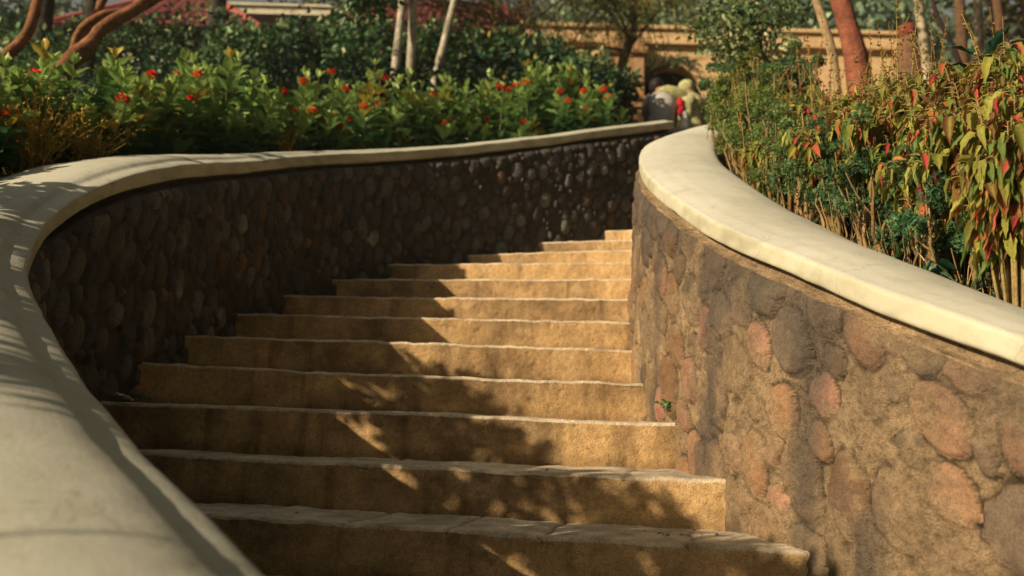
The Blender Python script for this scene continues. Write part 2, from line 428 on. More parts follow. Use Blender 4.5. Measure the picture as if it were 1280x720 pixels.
def masonry(name, C, S, nrm, foot, s0, s1, res, stones, palette, mortar, mat, parent, dome, seed, batter, lumps=0.006, dark_top=0.0, wobble=0.014, smear=0.0, moat=0.0, flat=2.4):
    k = (S >= s0) & (S <= s1); C, S, nrm = C[k], S[k], nrm[k]
    st = max(1, int(round(res / 0.01))) if res >= 0.01 else 1
    if res < 0.01:
        u = np.arange(S[0], S[-1], res)
        C = np.stack([np.interp(u, S, C[:, i]) for i in range(3)], 1); nrm = np.stack([np.interp(u, S, nrm[:, i]) for i in range(2)], 1); S = u
    else: C, S, nrm = C[::st], S[::st], nrm[::st]
    nu = len(C)
    htot = 1.25
    hv = np.concatenate([np.arange(0, htot, res)])    # measured downward from ledge
    nv = len(hv)
    ss = np.repeat(S, nv); hh = np.tile(hv, nu)
    # fields
    SP = np.c_[ss, hh, ss * 0]
    wob = np.c_[wobble * fbm(SP, 16, 4, seed + 1, .6), wobble * fbm(SP, 16, 4, seed + 2, .6)]
    qs, qh = ss + wob[:, 0], hh + wob[:, 1]
    D = np.zeros((nu, nv)); COL = np.tile(np.array(mortar, dtype=float), (nu * nv, 1)).reshape(nu, nv, 3)
    QS = qs.reshape(nu, nv); QH = qh.reshape(nu, nv)
    MSK = np.ones((nu, nv)); rr = random.Random(seed)
    for (a, b, ra, rb, ang, pw) in stones:
        c_ = rr.choice(palette); var = rr.uniform(.75, 1.25); tall = rr.uniform(.6, 1.15)
        if not (s0 - .2 < a < s1 + .2): continue
        i0 = np.searchsorted(S, a - ra * 1.6); i1 = np.searchsorted(S, a + ra * 1.6)
        j0 = np.searchsorted(hv, b - rb * 1.5); j1 = np.searchsorted(hv, b + rb * 1.5)
        if i1 <= i0 or j1 <= j0: continue
        x = QS[i0:i1, j0:j1] - a; y = QH[i0:i1, j0:j1] - b
        ca, sa = math.cos(ang), math.sin(ang)
        X = (x * ca + y * sa) / ra; Y = (-x * sa + y * ca) / rb
        rad = (np.abs(X) ** pw + np.abs(Y) ** pw) ** (1 / pw)
        f = np.clip(1 - rad ** flat, 0, None) ** 0.5
        d = f * dome * tall - .5 * dome * moat * np.exp(-((rad - 1.06) / .10) ** 2)
        sub = D[i0:i1, j0:j1]; m_ = f > 0
        mm = (rad < 1.3) & ((d > sub) | ((rad > 1.0) & (sub <= 0)))
        sub[mm] = d[mm]
        wc = smoothstep(0, .14, f)[..., None]; MSK[i0:i1, j0:j1] = np.where(m_, 1 - .72 * wc[..., 0] , MSK[i0:i1, j0:j1])
        cc = COL[i0:i1, j0:j1]
        if moat: cc *= (1 - .72 * np.exp(-((rad - 1.05) / .07) ** 2) * (f <= 0))[..., None]
        COL[i0:i1, j0:j1] = np.where(m_[..., None], cc * (1 - wc) + np.array(c_) * var * wc, cc)
    if smear:                # mortar smeared over parts of the stones
        sm = smoothstep(.02, .32, fbm(np.c_[ss, hh, ss * 0], 8, 4, seed + 31) + .12).reshape(nu, nv) * smear
        D = D * (1 - .6 * sm); COL = COL * (1 - sm[..., None]) + np.array(mortar) * sm[..., None]; MSK = MSK * (1 - sm) + sm
    D = D.ravel(); COL = COL.reshape(-1, 3)
    # position
    ledge = 0.024
    zt = C[:, 2] - 0.035
    P = np.zeros((nu, nv, 3)); 
    off = ledge + batter * hv[None, :] + 0 * S[:, None]
    P[:, :, 0] = C[:, None, 0] + nrm[:, None, 0] * off; P[:, :, 1] = C[:, None, 1] + nrm[:, None, 1] * off
    P[:, :, 2] = zt[:, None] - hv[None, :]
    P = P.reshape(-1, 3); n2 = np.repeat(nrm, nv, 0)
    edge = np.clip(hh / 0.03, 0, 1)
    d = D * edge + lumps * 1.6 * fbm(P, 6, 3, seed + 5) + lumps * .8 * fbm(P, 28, 4, seed + 6, .65) - 0.010 * (1 - edge) + 0.004 * fbm(np.c_[ss, ss * 0, ss * 0], 9, 4, seed + 8) * (1 - edge)
    P[:, :2] += n2 * d[:, None]
    P[:, 2] += (0.006 * fbm(np.c_[ss, ss * 0, ss * 0], 7, 4, seed + 9)) * (1 - edge)
    q = fbm(P, 9, 4, seed + 10); q3 = fbm(P * np.array([1, 1, .25]), 6, 3, seed + 11)
    COL *= (1 + .35 * q)[:, None]
    if moat:
        pit = smoothstep(.30, .52, fbm(P, 34, 3, seed + 40, .6)) * (D < dome * .2); d = d - .008 * pit; P[:, :2] -= n2 * (.008 * pit)[:, None]; COL *= (1 - .45 * pit)[:, None]
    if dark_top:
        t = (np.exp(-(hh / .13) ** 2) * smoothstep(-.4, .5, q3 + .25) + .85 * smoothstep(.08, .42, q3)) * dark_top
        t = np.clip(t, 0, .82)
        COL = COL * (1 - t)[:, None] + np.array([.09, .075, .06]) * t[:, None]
    V = [P]; F = [grid_faces(nu, nv)]; CC = [COL]
    # recess strip + ledge above the face : rows going inwards and up
    rows = [(ledge - 0.010, -0.035), (0.004, -0.030), (-0.022, -0.026), (-0.028, -0.010), (-0.030, 0.02)]
    V2 = np.zeros((nu, len(rows), 3)); c2 = np.zeros((nu, len(rows), 3))
    for j, (o, dz) in enumerate(rows):
        jit = 0.0035 * fbm(np.c_[S, np.full(nu, j * 1.7)], 22, 4, seed + 20)
        oo = o + jit * (0 if j == 0 else 1)
        V2[:, j, 0] = C[:, 0] + nrm[:, 0] * oo; V2[:, j, 1] = C[:, 1] + nrm[:, 1] * oo; V2[:, j, 2] = C[:, 2] + dz + jit
        c2[:, j] = np.array(mortar) * (1.15 if j < 3 else .8) * (1 + .6 * fbm(np.c_[S, np.full(nu, j * 1.)], 16, 4, seed + 21))[:, None]
    V2[:, 0] = P.reshape(nu, nv, 3)[:, 0]
    V.append(V2.reshape(-1, 3)); CC.append(c2.reshape(-1, 3)); F.append(grid_faces(nu, len(rows))[:, ::-1] + nu * nv)
    # back and core
    rows = [(-0.018, 0.02), (-0.33, 0.02), (-0.33, -0.6), (-0.33, -1.2)]
    V3 = np.zeros((nu, len(rows), 3))
    for j, (o, dz) in enumerate(rows):
        V3[:, j, 0] = C[:, 0] + nrm[:, 0] * o; V3[:, j, 1] = C[:, 1] + nrm[:, 1] * o; V3[:, j, 2] = C[:, 2] + dz
    F.append(grid_faces(nu, len(rows))[:, ::-1] + nu * nv + nu * 5); V.append(V3.reshape(-1, 3)); CC.append(np.tile(np.array(mortar), (len(V3) * len(rows), 1)))
    # end caps
    base3 = nu * nv + nu * 5
    for i in (0, nu - 1):
        F.append(np.array([[i * nv + nv - 1, i * nv, base3 + i * 4 + 1, base3 + i * 4 + 3]]))
    CA = np.clip(np.vstack(CC), .004, 1); al = np.ones((len(CA), 1)); al[:nu * nv, 0] = MSK.ravel()
    crev = np.zeros(len(CA)); 
    return obj(name, np.vstack(V), F, mat, parent, col=np.c_[CA, al])

COPE_W = 0.38
def coping(C, S, nrm, s0, s1, parent, seed, width=COPE_W, face=0.055, crown=0.032, lip=0.0, wave=1.0, wider=None, tint=(1, 1, 1)):
    k = (S >= s0) & (S <= s1); C, S, nrm = C[k], S[k], nrm[k]; nu = len(C)
    if wider is not None: wider = wider[k]
    # (distance outward from the stair side, height above lower face edge)
    prof = [(0.02, -0.004), (0.002, 0.0), (-0.002, 0.006), (-0.003, face * .5), (-0.004, face - .008), (-0.001, face - .001), (0.006, face + .003 + .002 * lip),
            (0.02, face + .007 + .003 * lip), (0.035, face + .012 - .002 * lip), (0.055, face + .018 - .008 * lip), (0.075, face + crown * .68), (0.11, face + crown * .9), (0.15, face + crown),
            (0.20, face + crown * 1.02), (0.25, face + crown * .93), (0.29, face + crown * .72), (width - .04, face + crown * .35), (width - .015, face + .0), (width - .002, face - .02),
            (width, face - .05), (width, -0.03), (width - .03, -.04)]
    pr = np.array(prof); t = np.arange(len(pr)); tt = np.linspace(0, len(pr) - 1, 56); pr = np.stack([np.interp(tt, t, pr[:, i]) for i in (0, 1)], 1)
    nv = len(pr)
    V = np.zeros((nu, nv, 3))
    s2 = np.c_[S, S * 0, S * 0]
    wv = 0.007 * fbm(s2, 2.6, 3, seed) + 0.002 * fbm(s2, 12, 2, seed + 1)
    hv = 0.006 * fbm(s2, 1.9, 3, seed + 2)
    fz = 0.004 * fbm(s2, 5, 3, seed + 3)
    for j in range(nv):
        o, z = pr[j]
        o2 = .1 + (o - .1) * wider if (wider is not None and o > .1) else o
        oo = -o2 + 0.012 + wave * wv * (1 if j < nv * .6 else .3)
        V[:, j, 0] = C[:, 0] + nrm[:, 0] * oo; V[:, j, 1] = C[:, 1] + nrm[:, 1] * oo
        V[:, j, 2] = C[:, 2] + z + wave * hv + (fz if z < 0.02 and o < .05 else 0)
    P = V.reshape(-1, 3)
    P[:, 2] += 0.0035 * fbm(P, 5, 3, seed + 5) + 0.0008 * fbm(P, 40, 2, seed + 6)
    q = fbm(P, 6, 4, seed + 7)
    col = np.ones((len(P), 3)) * (1 + .04 * q)[:, None]
    # lower face is grubbier and yellower, paint worn thin there
    pf = np.tile(pr[:, 1] < face, nu) & np.tile(pr[:, 0] < .03, nu)
    g = smoothstep(-.15, .35, fbm(P * np.array([1, 1, 2.5]), 9, 4, seed + 8))
    col *= np.array(tint) * (1 - .10 * smoothstep(-.1, .4, fbm(P, 1.6, 4, seed + 12)))[:, None]
    col[pf] *= (np.array([.93, .90, .78])[None] - .20 * g[pf][:, None])
    P = P.reshape(-1, 3)
    F = [grid_faces(nu, nv, closed_v=True)]
    caps = [np.arange(nv)[None], (np.arange(nv) + (nu - 1) * nv)[::-1][None]]
    return obj('coping', P, F + caps, M['paint'], parent, col=np.clip(col, 0, 1.05))

lw = empty('retaining_wall', (-1.3, 4, 0), 'dark river cobble wall with cream coping on the shaded left of the steps', 'wall')
rw = empty('retaining_wall', (0.7, 3, 0), 'sunlit rubble wall of brown and pink stones with cream coping right of the steps', 'wall')
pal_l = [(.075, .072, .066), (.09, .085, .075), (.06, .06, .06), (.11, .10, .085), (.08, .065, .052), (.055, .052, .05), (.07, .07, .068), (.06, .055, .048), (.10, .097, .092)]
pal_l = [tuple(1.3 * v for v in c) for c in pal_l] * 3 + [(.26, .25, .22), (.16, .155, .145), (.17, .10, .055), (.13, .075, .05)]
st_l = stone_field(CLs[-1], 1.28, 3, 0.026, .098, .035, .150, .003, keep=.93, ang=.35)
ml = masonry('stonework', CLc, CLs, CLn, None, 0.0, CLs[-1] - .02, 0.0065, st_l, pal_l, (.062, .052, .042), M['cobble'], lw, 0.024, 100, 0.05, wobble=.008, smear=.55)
pal_r = [(.26, .18, .11), (.30, .20, .12), (.34, .20, .115), (.21, .155, .105), (.30, .20, .115), (.33, .19, .10), (.19, .145, .10), (.24, .17, .11), (.36, .25, .14), (.42, .24, .15), (.46, .235, .155), (.40, .235, .135)]
pal_r = [tuple(.68 * v for v in c) for c in pal_r]
st_r = stone_field(CRs[-1], 1.28, 8, .05, .155, .065, .19, .005, keep=.88, ang=.5)
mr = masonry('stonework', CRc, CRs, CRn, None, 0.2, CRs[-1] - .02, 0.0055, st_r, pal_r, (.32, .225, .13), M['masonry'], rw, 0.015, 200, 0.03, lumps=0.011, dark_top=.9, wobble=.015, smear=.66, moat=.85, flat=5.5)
cl = coping(CLc, CLs, CLn, 0.0, CLs[-1], lw, 300, width=.42, crown=.042, lip=.35, tint=(.86, .86, .84), wider=1 + .32 * smoothstep(5.6, 2.6, CLc[:, 1]) * smoothstep(.5, 1.8, CLc[:, 1]))
cr = coping(CRc, CRs, CRn, 0.2, CRs[-1], rw, 400, wave=.45)
for o in (ml, cl): o.matrix_parent_inverse = Matrix.Translation((1.3, -4, 0))
for o in (mr, cr): o.matrix_parent_inverse = Matrix.Translation((-.7, -3, 0))

# ------------------------------------------------------------------ air
M['air'] = bpy.data.materials.new('haze_air'); M['air'].use_nodes = True
nt = M['air'].node_tree; nt.nodes.clear()
pv_ = nt.nodes.new('ShaderNodeVolumePrincipled'); pv_.inputs['Color'].default_value = (.95, .93, .88, 1); pv_.inputs['Density'].default_value = 0.0014
pv_.inputs['Anisotropy'].default_value = 0.2
ou = nt.nodes.new('ShaderNodeOutputMaterial'); nt.links.new(pv_.outputs[0], ou.inputs['Volume'])
HV = np.array([(x, y, z) for x in (-450, 450) for y in (-450, 550) for z in (-4, 24)], float)
tag(obj('haze', HV, np.array([(0, 1, 3, 2), (4, 6, 7, 5), (0, 4, 5, 1), (2, 3, 7, 6), (0, 2, 6, 4), (1, 5, 7, 3)]), M['air'], smooth=False), kind='stuff')

# ------------------------------------------------------------------ plant tools
def leaf_mat(name, rough=0.45, spec=0.45, transl=0.28, veins=True):
    m, nt, bs = new_mat(name)
    n = noise_node(nt, 9, 3, 0.6); n2 = noise_node(nt, 140, 3, 0.6)
    c = mix(nt, attr(nt), ramp(nt, n, [(0.3, (.72, .72, .68)), (0.7, (1.18, 1.15, 1.1))]), 1.0, 'MULTIPLY')
    c = mix(nt, c, ramp(nt, n2, [(0.35, (.8, .8, .8)), (0.65, (1.12, 1.12, 1.1))]), 1.0, 'MULTIPLY')
    nt.links.new(c, bs.inputs['Base Color'])
    bs.inputs['Roughness'].default_value = rough; bs.inputs['Specular IOR Level'].default_value = spec
    tr = nt.nodes.new('ShaderNodeBsdfTranslucent'); nt.links.new(c, tr.inputs['Color'])
    ms = nt.nodes.new('ShaderNodeMixShader'); ms.inputs[0].default_value = transl
    out = nt.nodes['Material Output']
    nt.links.new(bs.outputs[0], ms.inputs[1]); nt.links.new(tr.outputs[0], ms.inputs[2]); nt.links.new(ms.outputs[0], out.inputs[0])
    return m
M['leaf'] = leaf_mat('glossy_leaf', rough=.36, spec=.6)
M['softleaf'] = leaf_mat('soft_leaf', rough=0.7, spec=0.2, transl=0.35)
M['farleaf'] = leaf_mat('distant_leaf', rough=0.5, spec=0.35, transl=0.25)
M['petal'] = leaf_mat('petal', rough=0.6, spec=0.2, transl=0.3)
M['stem'] = rough_mat('woody_stem', s1=20, s2=140, use_attr=True, bstr=0.5, bdist=0.003, amp=.4)
M['bark'] = rough_mat('bark', s1=9, s2=60, use_attr=True, bstr=0.9, bdist=0.012, amp=.5)

def leaf_template(kind):
    if kind == 'oval': rows = [(0, .04), (.18, .27), (.42, .48), (.68, .46), (.88, .24), (1, .02)]; fold, droop = .28, .22
    elif kind == 'lance': rows = [(0, .04), (.15, .26), (.38, .50), (.62, .40), (.84, .16), (1, .01)]; fold, droop = .30, .30
    elif kind == 'heart': rows = [(0, .10), (.10, .42), (.30, .50), (.55, .38), (.80, .17), (1, .01)]; fold, droop = .35, .35
    rows = rows
    V = []; wt = []
    for i, (y, hw) in enumerate(rows):
        z = -droop * y * y
        wob = .05 * (1 if i % 2 else -1) if 0 < i < len(rows) - 1 else 0
        V += [(-hw, y, z + fold * hw + wob), (0, y, z), (hw, y, z + fold * hw - wob)]; wt += [0, 1, 0]
    F = []
    for i in range(len(rows) - 1):
        a = i * 3; F += [(a, a + 1, a + 4, a + 3), (a + 1, a + 2, a + 5, a + 4)]
    return np.array(V), np.array(F), np.array(wt, float)
def heart5():
    rows = [(0, .10), (.10, .42), (.28, .50), (.50, .42), (.70, .27), (.87, .12), (1, .01)]; V = []; wt = []
    for i, (y, hw) in enumerate(rows):
        z = -.42 * y * y
        for f, w_ in ((-1, 0), (-.52, .25), (0, 1), (.52, .25), (1, 0)):
            V.append((f * hw, y, z + .42 * abs(f) ** 1.4 * hw + (.045 * (1 if i % 2 else -1) * abs(f) if 0 < i < 6 else 0))); wt.append(w_ * (1 if 0 < i < 5 else .35))
    F = [(i * 5 + j, i * 5 + j + 1, i * 5 + j + 6, i * 5 + j + 5) for i in range(len(rows) - 1) for j in range(4)]
    return np.array(V), np.array(F), np.array(wt, float)
TL = {k: leaf_template(k) for k in ('oval', 'lance', 'heart')}
TL['quad'] = (np.array([(0, 0, 0), (.5, .45, .12), (0, 1, -.1), (-.5, .45, .12)]), np.array([(0, 1, 2, 3)]), np.array([1, 0, 0.4, 0.]))
TL['hex'] = (np.array([(0, 0, 0), (.42, .25, .10), (.40, .7, .05), (0, 1, -.15), (-.40, .7, .05), (-.42, .25, .10), (0, .5, -.02)]),
             np.array([(0, 1, 2, 6), (6, 2, 3, 4), (0, 6, 4, 5)]), np.array([1, 0, 0, .3, 0, 0, 1.]))
TL['heart'] = heart5()
# jagged bit of parsley like foliage: three small lobes
def _lobes():
    V = []; F = []
    for a in (-.75, 0, .75):
        c, s = math.cos(a), math.sin(a); L = 1.0 if a == 0 else .8
        b = len(V)
        for x, y, z in ((0, 0.0, 0), (.20, .5, .06), (0, 1, -.12), (-.20, .5, .06)):
            x, y = x * L, y * L
            V.append((x * c + y * s, -x * s + y * c, z + .12 * abs(a)))
        F.append((b, b + 1, b + 2, b + 3))
    return np.array(V), np.array(F), np.zeros(12)
TL['lobes'] = _lobes()

def unit(v):
    return v / np.maximum(np.linalg.norm(v, axis=1)[:, None], 1e-9)

def leaves(kind, pos, axis, upv, L, W, colE, colC=None):
    T, TF, tw = TL[kind]
    n = len(pos); a = unit(np.asarray(axis, float)); u = np.asarray(upv, float)
    x = unit(np.cross(a, u)); z = np.cross(x, a)
    L = np.broadcast_to(L, n); W = np.broadcast_to(W, n)
    V = pos[:, None] + (T[None, :, 0:1] * W[:, None, None]) * x[:, None] + (T[None, :, 1:2] * L[:, None, None]) * a[:, None] + (T[None, :, 2:3] * (0.5 * L + .5 * W)[:, None, None]) * z[:, None]
    F = TF[None] + (np.arange(n) * len(T))[:, None, None]
    cE = np.broadcast_to(colE, (n, 3)); cC = cE if colC is None else np.broadcast_to(colC, (n, 3))
    col = cE[:, None] * (1 - tw[None, :, None]) + cC[:, None] * tw[None, :, None]
    return V.reshape(-1, 3), F.reshape(-1, TF.shape[1]), col.reshape(-1, 3)

class Cloud:
    def __init__(s): s.V = []; s.F = []; s.C = []; s.n = 0
    def add(s, t):
        V, F, C = t
        s.V.append(V); s.F.append(F + s.n); s.C.append(np.broadcast_to(C, V.shape)); s.n += len(V)
    def build(s, name, mat, parent=None, loc=None, smooth=True):
        V = np.vstack(s.V)
        off = np.array(loc) if loc is not None else (np.array(parent.location) if parent else np.zeros(3))
        # parts are stored relative to their thing
        return obj(name, V - off, [f for f in s.F], mat, parent, col=np.clip(np.vstack(s.C), 0, 1), smooth=smooth, loc=(off if parent is None else None))

def tube(pts, rad, col, sides=6, bumpy=0.0, seed=0, cap=True):
    P = np.asarray(pts, float); n = len(P); rad = np.broadcast_to(rad, n)
    t = np.gradient(P, axis=0); t = unit(t)
    ref = np.array([0.3, 0.9, 0.1]) if abs(t[:, 2]).mean() > .5 else np.array([0, 0, 1.0])
    x = unit(np.cross(t, ref)); y = np.cross(t, x)
    an = np.linspace(0, 2 * np.pi, sides, endpoint=False)
    r = rad[:, None] * np.ones(sides)[None]
    V = P[:, None] + r[:, :, None] * (np.cos(an)[None, :, None] * x[:, None] + np.sin(an)[None, :, None] * y[:, None])
    V = V.reshape(-1, 3)
    if bumpy:
        c = np.repeat(P, sides, 0); d = unit(V - c)
        V = V + d * (np.repeat(rad, sides) * bumpy * fbm(V, .35 / max(rad.mean(), 1e-3), 3, seed))[:, None]
    F = grid_faces(n, sides, closed_v=True)
    C = np.broadcast_to(col, V.shape)
    if bumpy: C = C * (1 + .35 * fbm(V, .6 / max(rad.mean(), 1e-3), 3, seed + 3))[:, None]
    if cap and sides == 4: pass
    return V, F, C

def bez(p0, p1, p2, n=7):
    t = np.linspace(0, 1, n)[:, None]
    return (1 - t) ** 2 * np.array(p0) + 2 * t * (1 - t) * np.array(p1) + t * t * np.array(p2)

def rdir(n, r, zmin=-1, zmax=1):
    z = r.uniform(zmin, zmax, n); a = r.uniform(0, 2 * np.pi, n); q = np.sqrt(np.maximum(0, 1 - z * z))
    return np.stack([np.cos(a) * q, np.sin(a) * q, z], 1)

def lerp(a, b, t): return np.asarray(a) * (1 - t) + np.asarray(b) * t

# ------------------------------------------------------------------ left bed: red flowered ixora shrubs
def ixora(x, y, ztop, seed, label, spread=.34, nstem=20, leafL=.10, flowers=5, weedy=0.0, group='ixora shrubs along the left coping', dry=0.0):
    r = np.random.default_rng(seed); z0 = gz(x, y) - .03
    t = empty('ixora_shrub', (x, y, z0), label, 'shrub', group)
    H = ztop - z0
    lv, st = Cloud(), Cloud(); tips = []
    for k in range(nstem):
        a = r.uniform(0, 2 * np.pi); q = r.uniform(0.1, 1) ** .7 * spread
        h = H * (1 - .22 * (q / spread) ** 2) * r.uniform(.48, 1.0)
        if k < 4: q *= .6; h = H * r.uniform(.98, 1.13)
        p0 = np.array([x + math.cos(a) * q * .25, y + math.sin(a) * q * .25, z0])
        p2 = np.array([x + math.cos(a) * q, y + math.sin(a) * q, z0 + h])
        p1 = np.array([x + math.cos(a) * q * .9, y + math.sin(a) * q * .9, z0 + h * .45])
        B = bez(p0, p1, p2, 12)
        st.add(tube(B, np.linspace(.006, .0025, 12), lerp((.20, .12, .06), (.30, .22, .09), r.random()), 5))
        tips.append(p2)
        nw = int(r.integers(6, 11))
        for j in range(nw):
            f = 1 - (j / nw) * .86; i = f * 11; i0 = int(min(i, 10)); c = B[i0] + (B[i0 + 1] - B[i0]) * (i - i0)
            m = 4 if j < 3 else 3
            aa = r.uniform(0, 6.28) + np.arange(m) * 2 * np.pi / m + r.uniform(-.3, .3, m)
            el = np.interp(j, [0, 1, 3, 8], [1.15, .8, .45, .1]) + r.uniform(-.25, .25, m)
            ax = np.stack([np.cos(aa) * np.cos(el), np.sin(aa) * np.cos(el), np.sin(el)], 1)
            sz = leafL * np.interp(j, [0, 1, 2, 8], [.55, .85, 1, .9]) * r.uniform(.75, 1.15, m)
            old = min(1, j / 4)
            c0 = lerp((.34, .48, .14), (.08, .22, .08), old) * r.uniform(.75, 1.25, (m, 1))
            if r.random() < .05 + dry: c0 = np.tile([.42, .33, .05], (m, 1)) * r.uniform(.6, 1.1, (m, 1))
            lv.add(leaves('oval', np.repeat(c[None], m, 0), ax, np.array([0, 0, 1.0]) + r.normal(0, .25, (m, 3)), sz, sz * r.uniform(.40, .52, m), c0, c0 * 1.2))
    st.build('stem', M['stem'], t); lv.build('foliage', M['leaf'], t)
    tp = np.array(tips); pick = np.argsort(tp[:, 1] + .35 * tp[:, 2] + r.normal(0, .12, len(tp)))[:flowers]
    for k in pick:
        c = tips[k] + np.array([0, -.02, .020]) + r.normal(0, .01, 3); fl = Cloud()
        n = 90; d = rdir(n, r, -.25, 1); Rr = r.uniform(.032, .05)
        hue = lerp((.88, .018, .012), (.90, .16, .02), 1.0 if r.random() < .22 else r.uniform(0, .25))
        fl.add(leaves('quad', c + d * Rr * .55 * r.uniform(.6, 1, (n, 1)), d + r.normal(0, .5, (n, 3)), d, r.uniform(.013, .021, n), .012, hue * r.uniform(.7, 1.15, (n, 1))))
        fl.build('flower', M['petal'], t)
    return t

ORD = ['first', 'second', 'third', 'fourth', 'fifth', 'sixth', 'seventh', 'eighth', 'ninth', 'tenth', 'eleventh', 'twelfth', 'thirteenth', 'fourteenth', 'fifteenth', 'sixteenth', 'seventeenth', 'eighteenth', 'nineteenth', 'twentieth']
ix = [(-2.24, 3.6, 1.84, 4), (-2.24, 4.0, 1.92, 3), (-2.16, 4.35, 2.12, 2), (-2.04, 4.7, 2.12, 3), (-1.95, 5.0, 2.36, 5), (-1.80, 5.3, 2.50, 6),
      (-1.63, 5.7, 2.50, 3), (-1.37, 6.0, 2.66, 5), (-1.12, 6.3, 2.82, 6), (-.80, 6.5, 2.84, 4), (-.50, 6.7, 2.92, 4), (-.17, 6.95, 3.06, 5), (.21, 7.15, 3.26, 5), (.55, 7.35, 3.32, 5)]
look = ['with two red blooms low down', 'with yellowing lower leaves', 'with loose upright shoots', 'low and dark', 'broad with bright young leaves', 'dense with several red blooms', 'thin and gappy', 'with orange and red flower heads',
        'bushy with dark glossy leaves', 'low with large leaves', 'with few blooms', 'with glossy leaves catching the sun', 'tall and dark', 'rounded, by the end of the coping']
for k, (x, y, zt, nf) in enumerate(ix):
    ixora(x, y, zt, 50 + k, f'ixora shrub {look[k]}, {ORD[k]} from left along the left coping', flowers=nf, leafL=.125 if k < 6 else .13, nstem=20)
# second row just behind, and the ones beside the lower wall that shade it
ix2 = [(-2.65, 4.1, 1.95, 2), (-2.6, 4.8, 2.2, 2), (-2.3, 5.5, 2.42, 2), (-1.9, 6.15, 2.6, 2), (-1.35, 6.7, 2.85, 2), (-.75, 7.1, 2.98, 2), (-.15, 7.5, 3.15, 2)]
for k, (x, y, zt, nf) in enumerate(ix2):
    ixora(x, y, zt, 80 + k, f'dark ixora shrub in the back row over the left wall, {ORD[k]} from left', flowers=nf, nstem=20, spread=.42, group='ixora shrubs in the back row')
ix3 = [(-2.32, 3.2, 1.60, 2), (-2.30, 2.85, 1.44, 2), (-2.25, 2.45, 1.22, 2)]
for k, (x, y, zt, nf) in enumerate(ix3):
    ixora(x, y, zt, 90 + k, f'ixora shrub beside the lowest stretch of the left coping, {ORD[k]} one up the slope', flowers=nf, nstem=34, spread=.32, group='ixora shrubs beside the lower coping')

for k, (x, y, zc) in enumerate([(-2.38, 2.32, 1.63), (-2.40, 1.95, 1.55), (-2.36, 1.58, 1.47), (-2.42, 1.0, 1.50), (-2.40, .40, 1.53), (-2.25, -.2, 1.57)]):  # unseen crowns added to cast leafy shadow on the steps, clear of the coping
    small = np.random.default_rng(960 + k); g = gz(x, y); t = empty('shadow_shrub', (x, y, g), f'unseen clear stemmed shrub added to shadow the steps, {ORD[k]} down the slope', 'shrub', 'unseen shrubs added to shadow the steps')
    st, lv = Cloud(), Cloud(); st.add(tube([(x, y, g), (x + .02, y, (g + zc) / 2), (x, y, zc)], [.005, .004, .004], (.2, .14, .08), 6)); n_ = 340 if k < 3 else 640; rx_ = .20 if k < 3 else .32
    d = rdir(n_, small); P = np.array([x, y, zc]) + d * np.array([rx_, rx_, .11 if k < 3 else .13]) * small.uniform(.2, 1, (n_, 1)) ** .6
    lv.add(leaves('oval', P, d + small.normal(0, .5, (n_, 3)), rdir(n_, small, .2, 1), small.uniform(.06, .09, n_), .036, np.array([.09, .2, .08]) * small.uniform(.6, 1.3, (n_, 1))))
    st.build('stem', M['stem'], t); lv.build('foliage', M['leaf'], t)

# twiggy yellow seed heads among the ixora
def twiggy(x, y, ztop, seed, label, n=34, spread=.20, red=0.0):
    r = np.random.default_rng(seed); z0 = gz(x, y); H = ztop - z0
    t = empty('dry_weed', (x, y, z0), label, 'weed'); st, lv = Cloud(), Cloud()
    for k in range(n):
        a = r.uniform(0, 6.28); q = r.uniform(.1, 1) * spread; h = H * r.uniform(.5, 1)
        B = bez((x + r.normal(0, .04), y + r.normal(0, .04), z0), (x + math.cos(a) * q * .3, y + math.sin(a) * q * .3, z0 + h * .6), (x + math.cos(a) * q, y + math.sin(a) * q, z0 + h), 8)
        c = lerp((.45, .27, .06), (.50, .16, .05), red * r.random())
        st.add(tube(B, np.linspace(.003, .0012, 8), c, 4))
        m = 14; f = r.uniform(.35, 1, m) * 7; i = np.minimum(f.astype(int), 6); P = B[i] + (B[i + 1] - B[i]) * (f - i)[:, None] + r.normal(0, .012, (m, 3))
        lv.add(leaves('hex', P, rdir(m, r, -.2, 1), rdir(m, r), r.uniform(.008, .018, m), .010, np.array([.50, .38, .06]) * r.uniform(.5, 1.2, (m, 1))))
    st.build('stem', M['stem'], t); lv.build('foliage', M['softleaf'], t)
twiggy(-1.93, 3.55, 1.72, 201, 'yellow twiggy weed with tiny seed heads between the leftmost ixora shrubs', n=60, spread=.26)
twiggy(-1.92, 3.95, 1.78, 202, 'tangled golden dry stems sprouting over the left coping', n=50, spread=.24)
twiggy(-1.45, 5.55, 2.28, 203, 'small orange leaved weed just above the middle of the left coping', n=22, spread=.14, red=.8)

